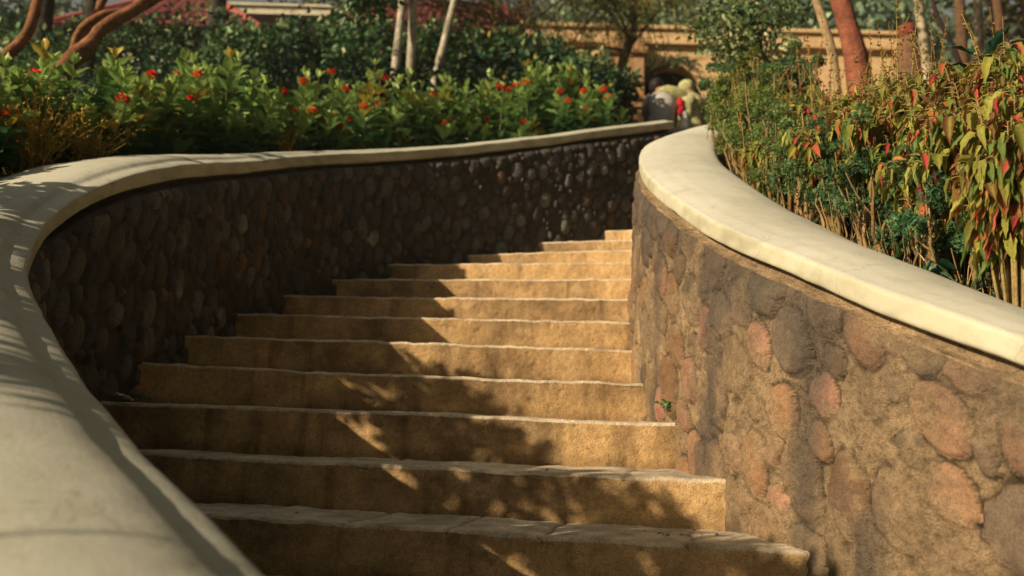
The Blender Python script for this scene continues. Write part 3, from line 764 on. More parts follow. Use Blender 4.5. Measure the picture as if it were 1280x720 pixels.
# ------------------------------------------------------------------ right bed
def aralia(x, y, ztop, seed, label, spread=.20, hue=0.0, bare=.5, n=2600, nst=13, group='parsley leaved aralia hedge plants'):
    r = np.random.default_rng(seed); z0 = gz(x, y) - .03; H = ztop - z0
    t = empty('aralia_shrub', (x, y, z0), label, 'shrub', group)
    st, lv = Cloud(), Cloud(); tips = []
    for k in range(nst):
        a = r.uniform(0, 6.28); q = r.uniform(0, 1) ** .6 * spread; h = H * r.uniform(.55, 1)
        p0 = (x + math.cos(a) * q * .85, y + math.sin(a) * q * .85, z0)
        p2 = np.array((x + math.cos(a) * q + r.normal(0, .03), y + math.sin(a) * q + r.normal(0, .03), z0 + h))
        B = bez(p0, (p2[0] + r.normal(0, .03), p2[1] + r.normal(0, .03), z0 + h * .5), p2, 9)
        B[1:-1, :2] += r.normal(0, .006, (7, 2))
        c = lerp((.26, .15, .06), (.38, .26, .12), r.random()) * r.uniform(.7, 1.1)
        rad = r.uniform(.0035, .0085)
        st.add(tube(B, np.linspace(rad, rad * .45, 9), c, 6, bumpy=.25, seed=seed + k)); tips.append(p2)
        if r.random() < .6:      # side twig
            j = int(r.integers(3, 7)); d = rdir(1, r, .3, .9)[0]
            B2 = bez(B[j], B[j] + d * .05, B[j] + d * .10 + np.array([0, 0, .06]), 5); st.add(tube(B2, np.linspace(rad * .6, rad * .3, 5), c, 5)); tips.append(B2[-1])
    for k in range(22):         # thin dry twigs between the stems
        a = r.uniform(0, 6.28); q = r.uniform(0, 1) * spread; h = H * r.uniform(.3, bare + .1)
        p0 = np.array((x + math.cos(a) * q, y + math.sin(a) * q, z0)); p2 = p0 + np.array((r.normal(0, .03), r.normal(0, .03), h))
        st.add(tube(bez(p0, (p0 + p2) / 2 + r.normal(0, .012, 3), p2, 5), .0018, np.array((.36, .24, .10)) * r.uniform(.5, 1.2), 4))
    tips = np.array(tips)
    nc = 46
    cen = tips[r.integers(0, len(tips), nc)] + r.normal(0, .035, (nc, 3)); cen[:, 2] = np.maximum(cen[:, 2] + r.uniform(-.5, .02, nc) * H * (1 - bare), z0 + bare * H * r.uniform(.8, 1.1, nc))
    cr_ = r.uniform(.022, .045, nc)
    per = n // nc
    base = lerp((.085, .20, .095), (.24, .28, .06), hue)
    for c, R_ in zip(cen, cr_):
        d = rdir(per, r); P = c + d * R_ * r.uniform(.35, 1, (per, 1)) * np.array([1.2, 1.2, .8])
        colr = base * r.uniform(.65, 1.35) * r.uniform(.75, 1.25, (per, 1))
        lv.add(leaves('lobes', P, d + r.normal(0, .6, (per, 3)) + np.array([0, 0, .3]), rdir(per, r), r.uniform(.009, .017, per), .012, colr))
    k = 90                       # sparse small leaves low on the stems
    P = np.c_[x + r.normal(0, spread * .6, k), y + r.normal(0, spread * .6, k), z0 + r.uniform(.05, bare, k) * H]
    P = P[np.minimum(near(CRc, P[:, :2])[0], 9) > COPE_W + .01]; k = len(P)
    lv.add(leaves('lobes', P, rdir(k, r), rdir(k, r), .016, .013, base * r.uniform(.8, 1.7, (k, 1))))
    st.build('stem', M['stem'], t); lv.build('foliage', M['softleaf'], t)
    return t

# front row follows the outer edge of the right coping
def along(y, off):
    i = int(np.argmin(np.abs(CRc[:600, 1] - y) + (CRc[:600, 0] > 1.8) * 9)); p = CRc[i, :2] - CRn[i] * (COPE_W + off); return float(p[0]), float(p[1])
k = 0
front = [(1.45, .06, .36, .1), (1.62, .07, .38, .05), (1.82, .06, .38, .0), (2.02, .07, .38, .1), (2.22, .06, .38, .0), (2.44, .07, .38, .15), (2.66, .06, .38, .1), (2.88, .07, .38, .2),
         (3.12, .06, .38, .4), (3.36, .07, .38, .5), (3.62, .06, .40, .45), (3.9, .08, .46, .6), (4.2, .08, .52, .8), (4.52, .09, .56, .9), (4.86, .10, .54, 1.0), (5.2, .10, .50, .8)]
for k, (yy, off, hh, hue) in enumerate(front):
    x, y = along(yy, off + .06); z0 = gz(x, y)
    aralia(x, y, z0 + hh, 300 + k, f'fine leaved aralia with bare brown stems at the right coping, {ORD[k]} from right', hue=hue, spread=.13, bare=.50 if k < 11 else .36, n=3800 if k < 11 else 5200, nst=15)
back = [(1.50, 2.2, 1.22, .1), (1.52, 2.55, 1.40, .2), (1.55, 2.9, 1.56, .1), (1.50, 3.3, 1.74, .2), (1.42, 3.7, 1.92, .2), (1.36, 4.1, 2.10, .3), (1.30, 4.5, 2.28, .1), (1.28, 4.9, 2.42, .2), (1.85, 3.3, 1.80, .1), (1.75, 4.0, 2.05, .15), (1.5, 5.25, 2.46, .2), (1.95, 2.7, 1.5, .2), (1.22, 4.25, 2.05, .6), (1.18, 4.7, 2.2, .7)]
for k, (x, y, zt, hue) in enumerate(back):
    aralia(x, y, zt, 330 + k, f'dense aralia bush in the back row of the right bed, {ORD[k]} of that row', hue=hue, spread=.24, bare=.40, n=7000, nst=9, group='aralia bushes in the back row of the right bed')

def coleus(x, y, ztop, seed, label, spread=.16, nst=12, L=.075, red=.4, spikes=0, group='drooping coleus plants in the right bed', per=9, spike_h=.34, cov=.5):
    r = np.random.default_rng(seed); z0 = gz(x, y) - .02; H = ztop - z0
    t = empty('coleus_plant', (x, y, z0), label, 'plant', group)
    st, lv = Cloud(), Cloud()
    sp = []
    for k in range(nst):
        a = r.uniform(0, 6.28); q = r.uniform(.15, 1) * spread; h = H * r.uniform(.66, 1)
        B = bez((x + math.cos(a) * q * .2, y + math.sin(a) * q * .2, z0), (x + math.cos(a) * q * .5, y + math.sin(a) * q * .5, z0 + h * .75), (x + math.cos(a) * q, y + math.sin(a) * q, z0 + h), 10)
        st.add(tube(B, np.linspace(.0045, .002, 10), (.36, .26, .10), 5)); sp.append(B[-1])
        for j in range(per):
            f = 1 - j / per * cov; i = f * 9; i0 = int(min(i, 8)); c = B[i0] + (B[i0 + 1] - B[i0]) * (i - i0)
            m = 2 + int(r.random() < .6); aa = r.uniform(0, 6.28) + np.arange(m) * 2 * np.pi / m
            el = r.uniform(-1.35, -.55, m) if j > 0 else r.uniform(-.7, .3, m)
            out = np.stack([np.cos(aa), np.sin(aa), aa * 0], 1)
            ax = out * np.cos(el)[:, None] + np.array([0, 0, 1.0]) * np.sin(el)[:, None]
            base = c + out * r.uniform(.015, .035, (m, 1)) + np.array([0, 0, .006])
            for b_ in base: st.add(tube(np.array([c, (c + b_) / 2 + (0, 0, .004), b_]), .0012, (.42, .33, .10), 4))
            sz = L * r.uniform(.55, 1.35, m) * (.6 if j == 0 else 1)
            isred = r.random(m) < red * .5
            edge = np.where(isred[:, None], np.array([[.29, .25, .05]]), np.array([[.36, .37, .08]])) * r.uniform(.6, 1.25, (m, 1))
            cen = np.where(isred[:, None], np.array([[.78, .05, .09]]), np.array([[.32, .30, .06]])) * r.uniform(.6, 1.2, (m, 1))
            gr = (r.random(m) < .35) & ~isred; edge[gr] = np.array([.14, .22, .06]) * r.uniform(.7, 1.2); cen[gr] = np.array([.17, .22, .05])
            dk = r.random(m) < .18
            edge[dk] = np.array([.16, .05, .03]); 
            lv.add(leaves('heart', base, ax, out + np.array([0, 0, .35]) + r.normal(0, .25, (m, 3)), sz, sz * r.uniform(.30, .44, m), edge, cen))
    for k in range(spikes):
        b = sp[k % len(sp)]; h = r.uniform(.55, 1.1) * spike_h; d = r.normal(0, .05, 2)
        B = bez(b, b + np.array([d[0] * .2, d[1] * .2, h * .5]), b + np.array([d[0], d[1], h]), 10)
        c = lerp((.45, .34, .10), (.33, .15, .06), r.random())
        st.add(tube(B, np.linspace(.0018, .0009, 10), c, 4))
        m = 34; f = r.uniform(.25, 1, m) * 9; f = np.round(f * 2) / 2; i = np.minimum(f.astype(int), 8); P = B[i] + (B[i + 1] - B[i]) * (f - i)[:, None]
        lv.add(leaves('hex', P, rdir(m, r, -.5, .5), rdir(m, r), r.uniform(.006, .011, m), .007, np.array(c) * r.uniform(.7, 1.2, (m, 1))))
    st.build('stem', M['stem'], t); lv.build('foliage', M['softleaf'], t)
    return t
co = [(1.17, 2.10, 1.22, .5, .085, 0, 'with dark red and olive leaves hanging over the coping at the far right'),
      (1.27, 2.28, 1.40, .55, .085, 0, 'tall with crimson centred drooping leaves at the right edge'),
      (1.20, 2.46, 1.34, .5, .08, 0, 'with long wine red hearts in its leaves, left of the rightmost ones'),
      (1.45, 2.60, 1.53, .35, .075, 3, 'olive green with a few flower spikes at upper right'),
      (1.14, 2.72, 1.42, .5, .085, 1, 'with bright pink centred leaves drooping in the middle of the right bed'),
      (1.32, 2.88, 1.58, .3, .07, 6, 'yellow green with many dry flower spikes behind the pink leaved one'),
      (1.07, 2.98, 1.46, .5, .08, 2, 'with orange and pink leaves facing the stairs'),
      (1.36, 3.15, 1.70, .2, .065, 8, 'with the tallest cluster of brown flower spikes'),
      (1.14, 3.28, 1.62, .3, .07, 5, 'small leaved and yellowish in front of the tan wall'),
      (1.20, 3.62, 1.84, .25, .06, 6, 'sparse with thin spikes beside the blue green foliage'),
      (1.03, 3.35, 1.50, .4, .075, 2, 'with one dark red leaf pair at the left end of the bed'),
      (1.24, 2.66, 1.46, .35, .075, 1, 'yellow green between the pink leaved and the wine red one'),
      (1.22, 3.05, 1.56, .3, .07, 3, 'pale green, half hidden behind the orange and pink leaves')]
co += [(1.33, 2.50, 1.50, .3, .075, 1, 'olive green behind the wine red one'), (1.42, 2.42, 1.50, .4, .075, 1, 'tall and leafy close to the right edge of the bed'),
      (1.18, 2.86, 1.50, .35, .075, 2, 'yellow green just left of the brightest pink leaves'), (1.30, 2.74, 1.54, .3, .07, 2, 'dense and yellowish in the middle of the bed'),
      (1.28, 3.30, 1.70, .2, .06, 4, 'golden green under the brown flower spikes'), (1.12, 3.15, 1.58, .3, .07, 1, 'light green beside the bare twig at the left of the bed')]
for k, (x, y, zt, red, L, sp, lb) in enumerate(co):
    coleus(x, y, zt, 400 + k, f'coleus plant {lb}', red=red, L=L * .70, spikes=sp, spread=.17 if k else .12, nst=27, per=16, cov=.62)

# broad leaf plant with a rosette of long dark leaves
def rosette(x, y, z0, zt, seed, label, n=16, L=.19):
    r = np.random.default_rng(seed); t = empty('broad_leaf_plant', (x, y, z0), label, 'plant'); st, lv = Cloud(), Cloud()
    B = bez((x, y, z0), (x - .02, y, (z0 + zt) / 2), (x, y, zt), 10); st.add(tube(B, np.linspace(.007, .004, 10), (.05, .06, .03), 6))
    for k in range(n):
        f = 1 - (k / n) * .42; i = f * 9; i0 = int(min(i, 8)); c = B[i0] + (B[i0 + 1] - B[i0]) * (i - i0)
        a = k * 2.4 + r.uniform(-.2, .2); el = np.interp(k, [0, 2, 5, n], [1.2, .55, .15, -.25]) + r.uniform(-.12, .12)
        ax = np.array([[math.cos(a) * math.cos(el), math.sin(a) * math.cos(el), math.sin(el)]])
        s = L * (np.interp(k, [0, 2, 4], [.6, .9, 1]) * r.uniform(.8, 1.1))
        c0 = np.array([.022, .075, .045]) * r.uniform(.8, 1.3)
        lv.add(leaves('lance', c[None], ax, np.array([[0, 0, 1.0]]) + r.normal(0, .15, (1, 3)), s, s * .25, c0, c0 * 2.2))
    st.build('stem', M['stem'], t); lv.build('foliage', M['leaf'], t)
rosette(1.45, 2.68, gz(1.45, 2.68), 1.585, 501, 'dark green plant with a whorl of long pointed leaves above the coleus at upper right')

def creeper(x, y, seed, label, n=16, L=.055, spread=.10, hgt=.25):
    r = np.random.default_rng(seed); z0 = gz(x, y); t = empty('creeper', (x, y, z0), label, 'plant'); st, lv = Cloud(), Cloud()
    for k in range(5):
        a = r.uniform(0, 6.28); B = bez((x, y, z0), (x + r.normal(0, .03), y + r.normal(0, .03), z0 + hgt * .7), (x + math.cos(a) * spread, y + math.sin(a) * spread, z0 + hgt * r.uniform(.3, 1)), 8)
        st.add(tube(B, .0018, (.10, .16, .07), 4))
        m = max(2, n // 5); f = r.uniform(2, 7, m); i = np.minimum(f.astype(int), 6); P = B[i] + (B[i + 1] - B[i]) * (f - i)[:, None]
        lv.add(leaves('heart', P, rdir(m, r, -.9, .2), rdir(m, r, .2, 1), L * r.uniform(.7, 1.1, m), L * .62, np.array([.03, .115, .06]) * r.uniform(.8, 1.3, (m, 1))))
    st.build('stem', M['stem'], t); lv.build('foliage', M['leaf'], t)
creeper(*along(1.86, .0), 510, 'dark green heart leaved creeper spilling onto the right coping at the edge', n=30)
creeper(*along(2.12, .03), 511, 'few round green leaves between the bare stems behind the right coping', n=14, hgt=.16)

# pale leaved small tree beyond the right bed
def small_tree(name, label, cat, base, trunk_pts, trunk_r, crown_c, crown_r, nclump, per, lsz, cols, seed, kind='hex', tcol=(.2, .14, .09), mat='farleaf', group=None, limbs=8, zsq=.8, flat=0.0):
    r = np.random.default_rng(seed); t = empty(name, base, label, cat, group)
    st, lv = Cloud(), Cloud()
    T = curve([(*p, rr) for p, rr in zip(trunk_pts, trunk_r)], .06)[0]
    st.add(tube(T[:, :3], T[:, 3], tcol, 12, bumpy=.22, seed=seed))
    crown_c = np.atleast_2d(crown_c); crown_r = np.atleast_1d(crown_r)
    top = T[-1, :3]
    cl = []
    for k in range(nclump):
        j = int(r.integers(0, len(crown_c))); d = rdir(1, r)[0]; q = r.uniform(.25, 1) ** .6
        cl.append(crown_c[j] + d * crown_r[j] * q * np.array([1, 1, zsq]))
    cl = np.array(cl)
    for k in range(min(limbs, nclump)):
        p = cl[k * len(cl) // max(1, limbs)]; i = int(r.integers(int(len(T) * .55), len(T))); s = T[i, :3]; rr = T[i, 3] * .55
        mid = (s + p) / 2 + np.array([0, 0, -.05 * np.linalg.norm(p - s)]) + r.normal(0, .06, 3) * np.linalg.norm(p - s)
        st.add(tube(bez(s, mid, p, 9), np.linspace(rr, rr * .25, 9), tcol, 7, bumpy=.15, seed=seed + k))
    for c in cl:
        R_ = lsz * r.uniform(2.2, 4.2); d = rdir(per, r); P = c + d * R_ * r.uniform(.2, 1, (per, 1)) * np.array([1, 1, .7])
        cc = np.array(cols[int(r.integers(0, len(cols)))]) * r.uniform(.7, 1.3)
        ax = d + r.normal(0, .6, (per, 3)); ax[:, 2] -= flat
        lv.add(leaves(kind, P, ax, rdir(per, r, .1, 1), lsz * r.uniform(.7, 1.25, per), lsz * .55, cc * r.uniform(.75, 1.25, (per, 1))))
    tr_ = st.build('trunk', M['bark'], t); lv.build('crown', M[mat], t)
    return t
g = gz(1.62, 5.45)
small_tree('small_tree', 'small tree with pale cream edged leaves behind the aralia hedge', 'tree', (1.62, 5.45, g), [(1.62, 5.45, g), (1.6, 5.5, g + .4), (1.5, 5.5, g + .75)], [.02, .016, .012],
           [(1.42, 5.5, 3.0), (1.62, 5.6, 3.15), (1.28, 5.5, 2.9), (1.6, 5.6, 2.8)], [.28, .3, .2, .25], 95, 26, .042, [(.30, .36, .14), (.12, .20, .07), (.42, .44, .24), (.09, .16, .07)], 520, tcol=(.14, .12, .07))

# ------------------------------------------------------------------ trees and hedge behind the left bed
def trunk_only(name, label, cat, paths, col, seed, group=None, crown=None, rings=False, sides=14, bumpy=.25):
    p0 = paths[0][0]; g = gz(p0[0], p0[1]); t = empty(name, (p0[0], p0[1], g), label, cat, group); bumpy = .42 if name == 'crooked_tree' else bumpy
    for k, path in enumerate(paths):
        st = Cloud(); C, s = curve(path, .03)
        rad = C[:, 3].copy() * (.82 if name == 'crooked_tree' else 1)
        if rings: rad = rad * (1 + .05 * (np.mod(s, .11) < .03))
        V, F, CC = tube(C[:, :3], rad, col, sides, bumpy=bumpy, seed=seed + k)
        if rings: CC = CC * (1 - .38 * (np.mod(np.repeat(s, sides) + .01 * noise(V, 8, 3), .11) < .022))[:, None]
        st.add((V, F, CC)); st.build('trunk' if k == 0 else 'limb', M['bark'], t)
    if crown: 
        r = np.random.default_rng(seed); lv = Cloud()
        cc_, rr_, n, lsz, cols = crown
        for k in range(n):
            j = int(r.integers(0, len(cc_))); c = np.array(cc_[j]) + rdir(1, r)[0] * rr_[j] * r.uniform(.3, 1); m = 26
            d = rdir(m, r); col_ = np.array(cols[int(r.integers(0, len(cols)))]) * r.uniform(.7, 1.3)
            lv.add(leaves('hex', c + d * lsz * 3 * r.uniform(.2, 1, (m, 1)), d + r.normal(0, .5, (m, 3)), rdir(m, r, .1, 1), lsz * r.uniform(.7, 1.2, m), lsz * .5, col_ * r.uniform(.8, 1.2, (m, 1))))
        lv.build('crown', M['farleaf'], t)
    return t
orange = (.32, .14, .065)
gcol = [(.05, .12, .04), (.09, .17, .05), (.03, .08, .035)]
trunk_only('crooked_tree', 'crooked tree with a bare orange brown trunk leaning in from the left edge', 'tree',
           [[(-3.95, 6.1, 1.9, .075), (-3.85, 6.15, 2.4, .066), (-3.70, 6.2, 2.86, .056), (-3.60, 6.3, 3.10, .052), (-3.64, 6.5, 3.49, .046), (-3.8, 6.8, 4.1, .04), (-3.7, 7.0, 4.7, .03)]], orange, 601,
           crown=([(-3.9, 7.2, 5.2), (-3.2, 7.4, 5.3)], [.8, .7], 70, .09, gcol))
trunk_only('crooked_tree', 'forked tree with a sunlit orange brown trunk leaning right in front of the red roof', 'tree',
           [[(-3.30, 5.95, 2.2, .085), (-3.20, 5.98, 2.55, .078), (-3.12, 6.0, 2.78, .070), (-3.04, 6.1, 2.96, .066), (-2.97, 6.2, 3.16, .066), (-2.80, 6.4, 3.44, .062), (-2.52, 6.7, 3.95, .055), (-2.3, 6.9, 4.6, .045)],
            [(-3.20, 6.1, 2.62, .045), (-3.25, 6.3, 2.92, .038), (-3.27, 6.4, 3.18, .036), (-3.12, 6.4, 3.33, .036), (-2.95, 6.45, 3.40, .030)],
            [(-3.22, 6.15, 2.7, .05), (-3.36, 6.6, 3.15, .042), (-3.34, 6.9, 3.7, .040), (-3.2, 7.1, 4.3, .035)], [(-2.3, 6.9, 4.6, .03), (-1.8, 7.0, 4.6, .02), (-1.35, 7.0, 4.15, .010), (-1.2, 7.0, 3.8, .006)]], orange, 605,
           crown=([(-2.4, 7.2, 5.3), (-3.2, 7.5, 5.2), (-1.6, 7.6, 5.5), (-1.27, 7.0, 3.92)], [.8, .7, .6, .18], 80, .085, gcol))
dark = (.05, .045, .035)
for k, (x, y, rr, lb) in enumerate([(-4.3, 8.6, .08, 'thin dark tree trunk in the shade at the far left'), (-5.1, 9.2, .10, 'dark tree trunk between the two orange ones'), (-4.0, 11.5, .14, 'dark trunk in front of the red tiled roof')]):
    trunk_only('shade_tree', lb, 'tree', [[(x, y, gz(x, y) - .1, rr), (x + .05, y, 4.5, rr * .9), (x - .05, y, 6.2, rr * .8), (x + .1, y, 7.6, rr * .6)]], dark, 620 + k,
               crown=([(x, y, 8.4), (x - .9, y, 8.2), (x + .7, y + .4, 8.6)], [1.0, 1.0, .9], 120, .12, [(.03, .07, .03), (.05, .10, .03)]))
for k, pts in enumerate([[(-1.38, 9.5, 3.0, .055), (-1.35, 9.5, 3.99, .050), (-1.32, 9.7, 5.11, .042), (-1.25, 9.9, 6.6, .036)], [(-1.22, 9.8, 3.0, .06), (-1.23, 9.8, 4.11, .052), (-1.20, 9.8, 5.16, .043), (-1.22, 9.8, 6.8, .036)],
                         [(-1.05, 9.5, 3.0, .055), (-0.93, 9.6, 4.0, .048), (-0.74, 9.8, 5.18, .040), (-.5, 10.0, 6.6, .034)]]):
    t = trunk_only('palm_tree', ['left of two upright pale grey palm trunks side by side', 'right of two upright pale grey palm trunks side by side', 'pale grey palm trunk leaning right, apart from the pair'][k], 'palm tree', [pts], (.52, .47, .36), 640 + k, group='slender palms in front of the hedge', rings=True, bumpy=.04)
    fr = Cloud(); r = np.random.default_rng(660 + k); top = np.array(pts[-1][:3])
    for j in range(9):
        a = j * .7 + k; B = bez(top, top + np.array([math.cos(a) * .6, math.sin(a) * .6, .5]), top + np.array([math.cos(a) * 1.3, math.sin(a) * 1.3, -.1]), 14)
        fr.add(tube(B, np.linspace(.012, .004, 14), (.12, .16, .05), 4))
        for s_ in (-1, 1):
            side = np.array([-math.sin(a), math.cos(a), 0]) * s_
            fr.add(leaves('quad', B[2:], np.repeat((side * .8 + np.array([math.cos(a), math.sin(a), -.3]) * .5)[None], 12, 0), np.array([[0, 0, 1.0]]).repeat(12, 0), .32, .035, (.07, .14, .04)))
    fr.build('frond', M['farleaf'], t)

def bush(name, x, y, z1, rx, ry, seed, label, cat, cols, n=2600, lsz=.075, group=None, kind='hex', tipc=None, lumps=26):
    r = np.random.default_rng(seed); z0 = gz(x, y) - .05; H = z1 - z0
    t = empty(name, (x, y, z0), label, cat, group); st, lv = Cloud(), Cloud()
    for k in range(7):
        d = rdir(1, r, .2, .9)[0] * np.array([rx, ry, H]) * .7
        st.add(tube(bez((x, y, z0), (x + d[0] * .2, y + d[1] * .2, z0 + d[2] * .5), (x + d[0], y + d[1], z0 + abs(d[2])), 7), np.linspace(.02, .006, 7), (.10, .07, .04), 5))
    per = n // lumps
    for k in range(lumps):
        d = rdir(1, r, -.1, 1)[0]; q = r.uniform(.55, 1)
        c = np.array([x + d[0] * rx * q, y + d[1] * ry * q, z0 + H * .45 + d[2] * H * .5 * q * 1.0])
        R_ = min(rx, H) * r.uniform(.20, .36)
        dd = rdir(per, r, -.4, 1); P = c + dd * R_ * r.uniform(.5, 1, (per, 1)); P[:, 2] = np.minimum(P[:, 2], z1 + .05)
        cc = np.array(cols[int(r.integers(0, len(cols)))])
        col = cc * r.uniform(.65, 1.4, (per, 1))
        if tipc is not None:
            m_ = r.random(per) < tipc[1] * (dd[:, 2] > .2); col[m_] = np.array(tipc[0]) * r.uniform(.7, 1.1, (m_.sum(), 1))
        lv.add(leaves(kind, P, dd * .7 + r.normal(0, .5, (per, 3)) + np.array([0, 0, -.15]), rdir(per, r, .2, 1) + dd * .6, lsz * r.uniform(.6, 1.25, per), lsz * r.uniform(.45, .65, per), col))
    st.build('stem', M['stem'], t); lv.build('foliage', M['farleaf'], t)
    return t
dg = [(.04, .11, .05), (.07, .17, .075), (.035, .09, .05), (.20, .36, .16)]
hd = [(-5.6, 9.5, 4.5, 1.1), (-4.6, 9.9, 4.78, 1.0), (-3.7, 10.1, 5.0, .95), (-2.85, 10.3, 5.02, .95), (-2.0, 10.5, 5.34, .9), (-1.15, 10.7, 5.36, .9), (-.35, 10.7, 5.28, .85), (.3, 10.5, 4.95, .75), (.85, 10.1, 4.62, .6)]
hl = ['darkest, under the trees at far left', 'below the left red roof', 'below the gap between the roofs', 'below the cream eave', 'just left of the palm trunks', 'right behind the palm trunks', 'topped with pale yellow leaves right of the palms', 'sloping down under the wispy tree', 'lowest, nearest the tan pillar']
for k, (x, y, z1, rx) in enumerate(hd):
    bush('hedge_bush', x, y, z1, rx, .8, 700 + k, f'big dark green hedge bush {hl[k]}', 'hedge', dg, n=3600, lsz=.085, group='hedge behind the palms', tipc=((.50, .42, .10), .25) if k in (6,) else ((.40, .46, .20), .22), lumps=44)
hf = [(-4.4, 7.9, 3.35, .8), (-3.4, 8.1, 3.6, .8), (-2.5, 8.3, 3.85, .7), (-1.7, 8.6, 3.95, .7), (-.9, 8.9, 4.1, .7), (-.2, 9.1, 4.25, .6), (.45, 9.0, 4.2, .5)]
for k, (x, y, z1, rx) in enumerate(hf):
    bush('low_bush', x, y, z1, rx, .6, 720 + k, f'shaded low bush between ixora row and hedge, {ORD[k]} from left', 'bush', [(.03, .085, .04), (.045, .11, .045), (.025, .06, .04)], n=1700, lsz=.07, group='low bushes between the ixora and the hedge', tipc=((.45, .45, .05), .12) if k in (4, 6) else None)
# far left shade planting
for k, (x, y, z1, rx) in enumerate([(-7.0, 10.5, 5.0, 1.2), (-8.6, 11.5, 6.0, 1.4), (-7.4, 12.5, 6.2, 1.1), (-4.9, 7.2, 2.9, .7)]):
    bush('shade_bush', x, y, z1, rx, .9, 740 + k, ['dark bush filling the left edge behind the orange trunk', 'tall dark bush at the extreme left', 'tall dark bush between trunk and roof', 'low dim bush beneath the leftmost trunk'][k], 'bush', [(.02, .055, .025), (.035, .08, .03)], n=2600, lsz=.10)

# wispy tree over the hedge and the pillar
def wispy(x, y, seed, label, tips, trunk, nstrand=17, cols=((.34, .44, .13), (.46, .45, .17), (.24, .36, .12)), wood=(.22, .13, .07)):
    r = np.random.default_rng(seed); g = gz(x, y); t = empty('wispy_tree', (x, y, g), label, 'tree'); st, lv = Cloud(), Cloud()
    C = curve(trunk, .06)[0]; st.add(tube(C[:, :3], C[:, 3], wood, 12, bumpy=.2, seed=seed))
    for tp in tips:
        i = int(r.integers(len(C) // 2, len(C))); s = C[i, :3]; tp = np.array(tp, float); mid = (s + tp) / 2 + np.array([0, 0, .35]) + r.normal(0, .12, 3)
        B = bez(s, mid, tp, 12); st.add(tube(B, np.linspace(.028, .008, 12), wood, 6, bumpy=.1))
        for k in range(nstrand):
            b = B[int(r.integers(3, 12))] + r.normal(0, .05, 3); d = r.normal(0, .30, 3); ln = r.uniform(.3, .95)
            S = bez(b, b + np.array([d[0], d[1], .12]), b + np.array([d[0] * 1.6, d[1] * 1.6, -ln]), 9)
            st.add(tube(S, .004, lerp(wood, (.25, .25, .08), .5), 3))
            m = 30; f = r.uniform(1, 8, m); i_ = np.minimum(f.astype(int), 7); P = S[i_] + (S[i_ + 1] - S[i_]) * (f - i_)[:, None]
            cc = np.array(cols[int(r.integers(0, len(cols)))]) * r.uniform(.8, 1.2)
            ax = rdir(m, r); ax[:, 2] -= .9
            lv.add(leaves('quad', P, ax, rdir(m, r), r.uniform(.05, .09, m), .017, cc * r.uniform(.7, 1.3, (m, 1))))
    st.build('trunk', M['bark'], t); lv.build('foliage', M['farleaf'], t)
rw_ = np.random.default_rng(77)
tips = [(rw_.uniform(-.4, 2.9), rw_.uniform(11.6, 13.4), rw_.uniform(5.6, 7.3)) for _ in range(22)]
tips = [p if p[0] < 1.3 else (p[0], p[1], max(p[2], 6.9)) for p in tips]
wispy(2.05, 13.0, 801, 'wispy tree with drooping yellow green twigs in front of the tan pillar', tips,
      [(1.62, 13.0, 3.8, .09), (1.60, 12.9, 4.8, .08), (1.52, 12.8, 5.6, .07), (1.72, 12.7, 6.3, .06), (1.6, 12.7, 7.2, .05)])
wispy(.1, 13.6, 803, 'thin many stemmed tree with sparse brownish twigs above the hedge', [(rw_.uniform(-3.0, 1.0), rw_.uniform(12.6, 14), rw_.uniform(5.8, 7.6)) for _ in range(26)],
      [(.1, 13.6, 4.0, .06), (.15, 13.6, 5.2, .05), (-.05, 13.6, 6.6, .04)], nstrand=10, cols=((.28, .22, .09), (.20, .20, .08)), wood=(.30, .17, .09))

# trunks beyond the right bed
trunk_only('slim_tree', 'slim pale trunk leaning left, wound with a vine, beyond the right bed', 'tree', [[(3.34, 9.0, 3.0, .06), (3.30, 9.0, 4.0, .052), (3.27, 9, 4.32, .048), (3.12, 9, 4.89, .045), (2.95, 9.1, 5.6, .04), (2.9, 9.1, 6.6, .035)]], (.50, .36, .20), 650,
           crown=([(2.9, 9.2, 7.0)], [.7], 50, .09, gcol), bumpy=.1)
t = trunk_only('reddish_tree', 'thick reddish brown trunk with a pale vine twisted round it', 'tree', [[(2.80, 7.0, 2.5, .11), (2.76, 7.0, 3.2, .10), (2.73, 7.0, 3.45, .088), (2.62, 7.0, 3.91, .078), (2.5, 7.1, 4.6, .07), (2.5, 7.1, 5.6, .06)]], (.30, .105, .06), 655,
               crown=([(2.6, 7.3, 6.0), (3.2, 7.5, 6.0)], [.8, .7], 90, .09, gcol))
C = curve([(2.80, 7.0, 2.5, 0), (2.76, 7.0, 3.2, 0), (2.73, 7.0, 3.45, 0), (2.62, 7.0, 3.91, 0), (2.5, 7.1, 4.6, 0)], .02)[0]
an = np.arange(len(C)) * .055
vn = Cloud(); vn.add(tube(np.c_[C[:, 0] + np.cos(an) * .105, C[:, 1] + np.sin(an) * .105, C[:, 2]], .011, (.50, .33, .18), 6)); vn.build('vine', M['bark'], t)
trunk_only('slim_tree', 'straight pale trunk right of the brown post', 'tree', [[(4.30, 9, 3.0, .055), (4.25, 9, 4.32, .05), (4.19, 9, 4.92, .048), (4.1, 9, 6.6, .04)]], (.50, .42, .28), 660, crown=([(4.1, 9.2, 7.0)], [.8], 60, .09, gcol), rings=True, bumpy=.06)
trunk_only('slim_tree', 'rightmost straight pale trunk, near the dark leaning branch', 'tree', [[(4.78, 9, 3.0, .05), (4.79, 9, 4.41, .045), (4.82, 9, 4.94, .043), (4.85, 9, 6.6, .04)]], (.46, .36, .24), 662, crown=([(4.9, 9.2, 7.0)], [.8], 60, .09, gcol), rings=True, bumpy=.06)
trunk_only('dark_sapling', 'thin dark bare sapling leaning left between the two pale trunks', 'tree', [[(3.2, 6.2, 2.4, .022), (3.18, 6.2, 3.0, .020), (3.02, 6.2, 3.4, .016), (2.98, 6.2, 3.62, .012)]], (.05, .03, .025), 664)
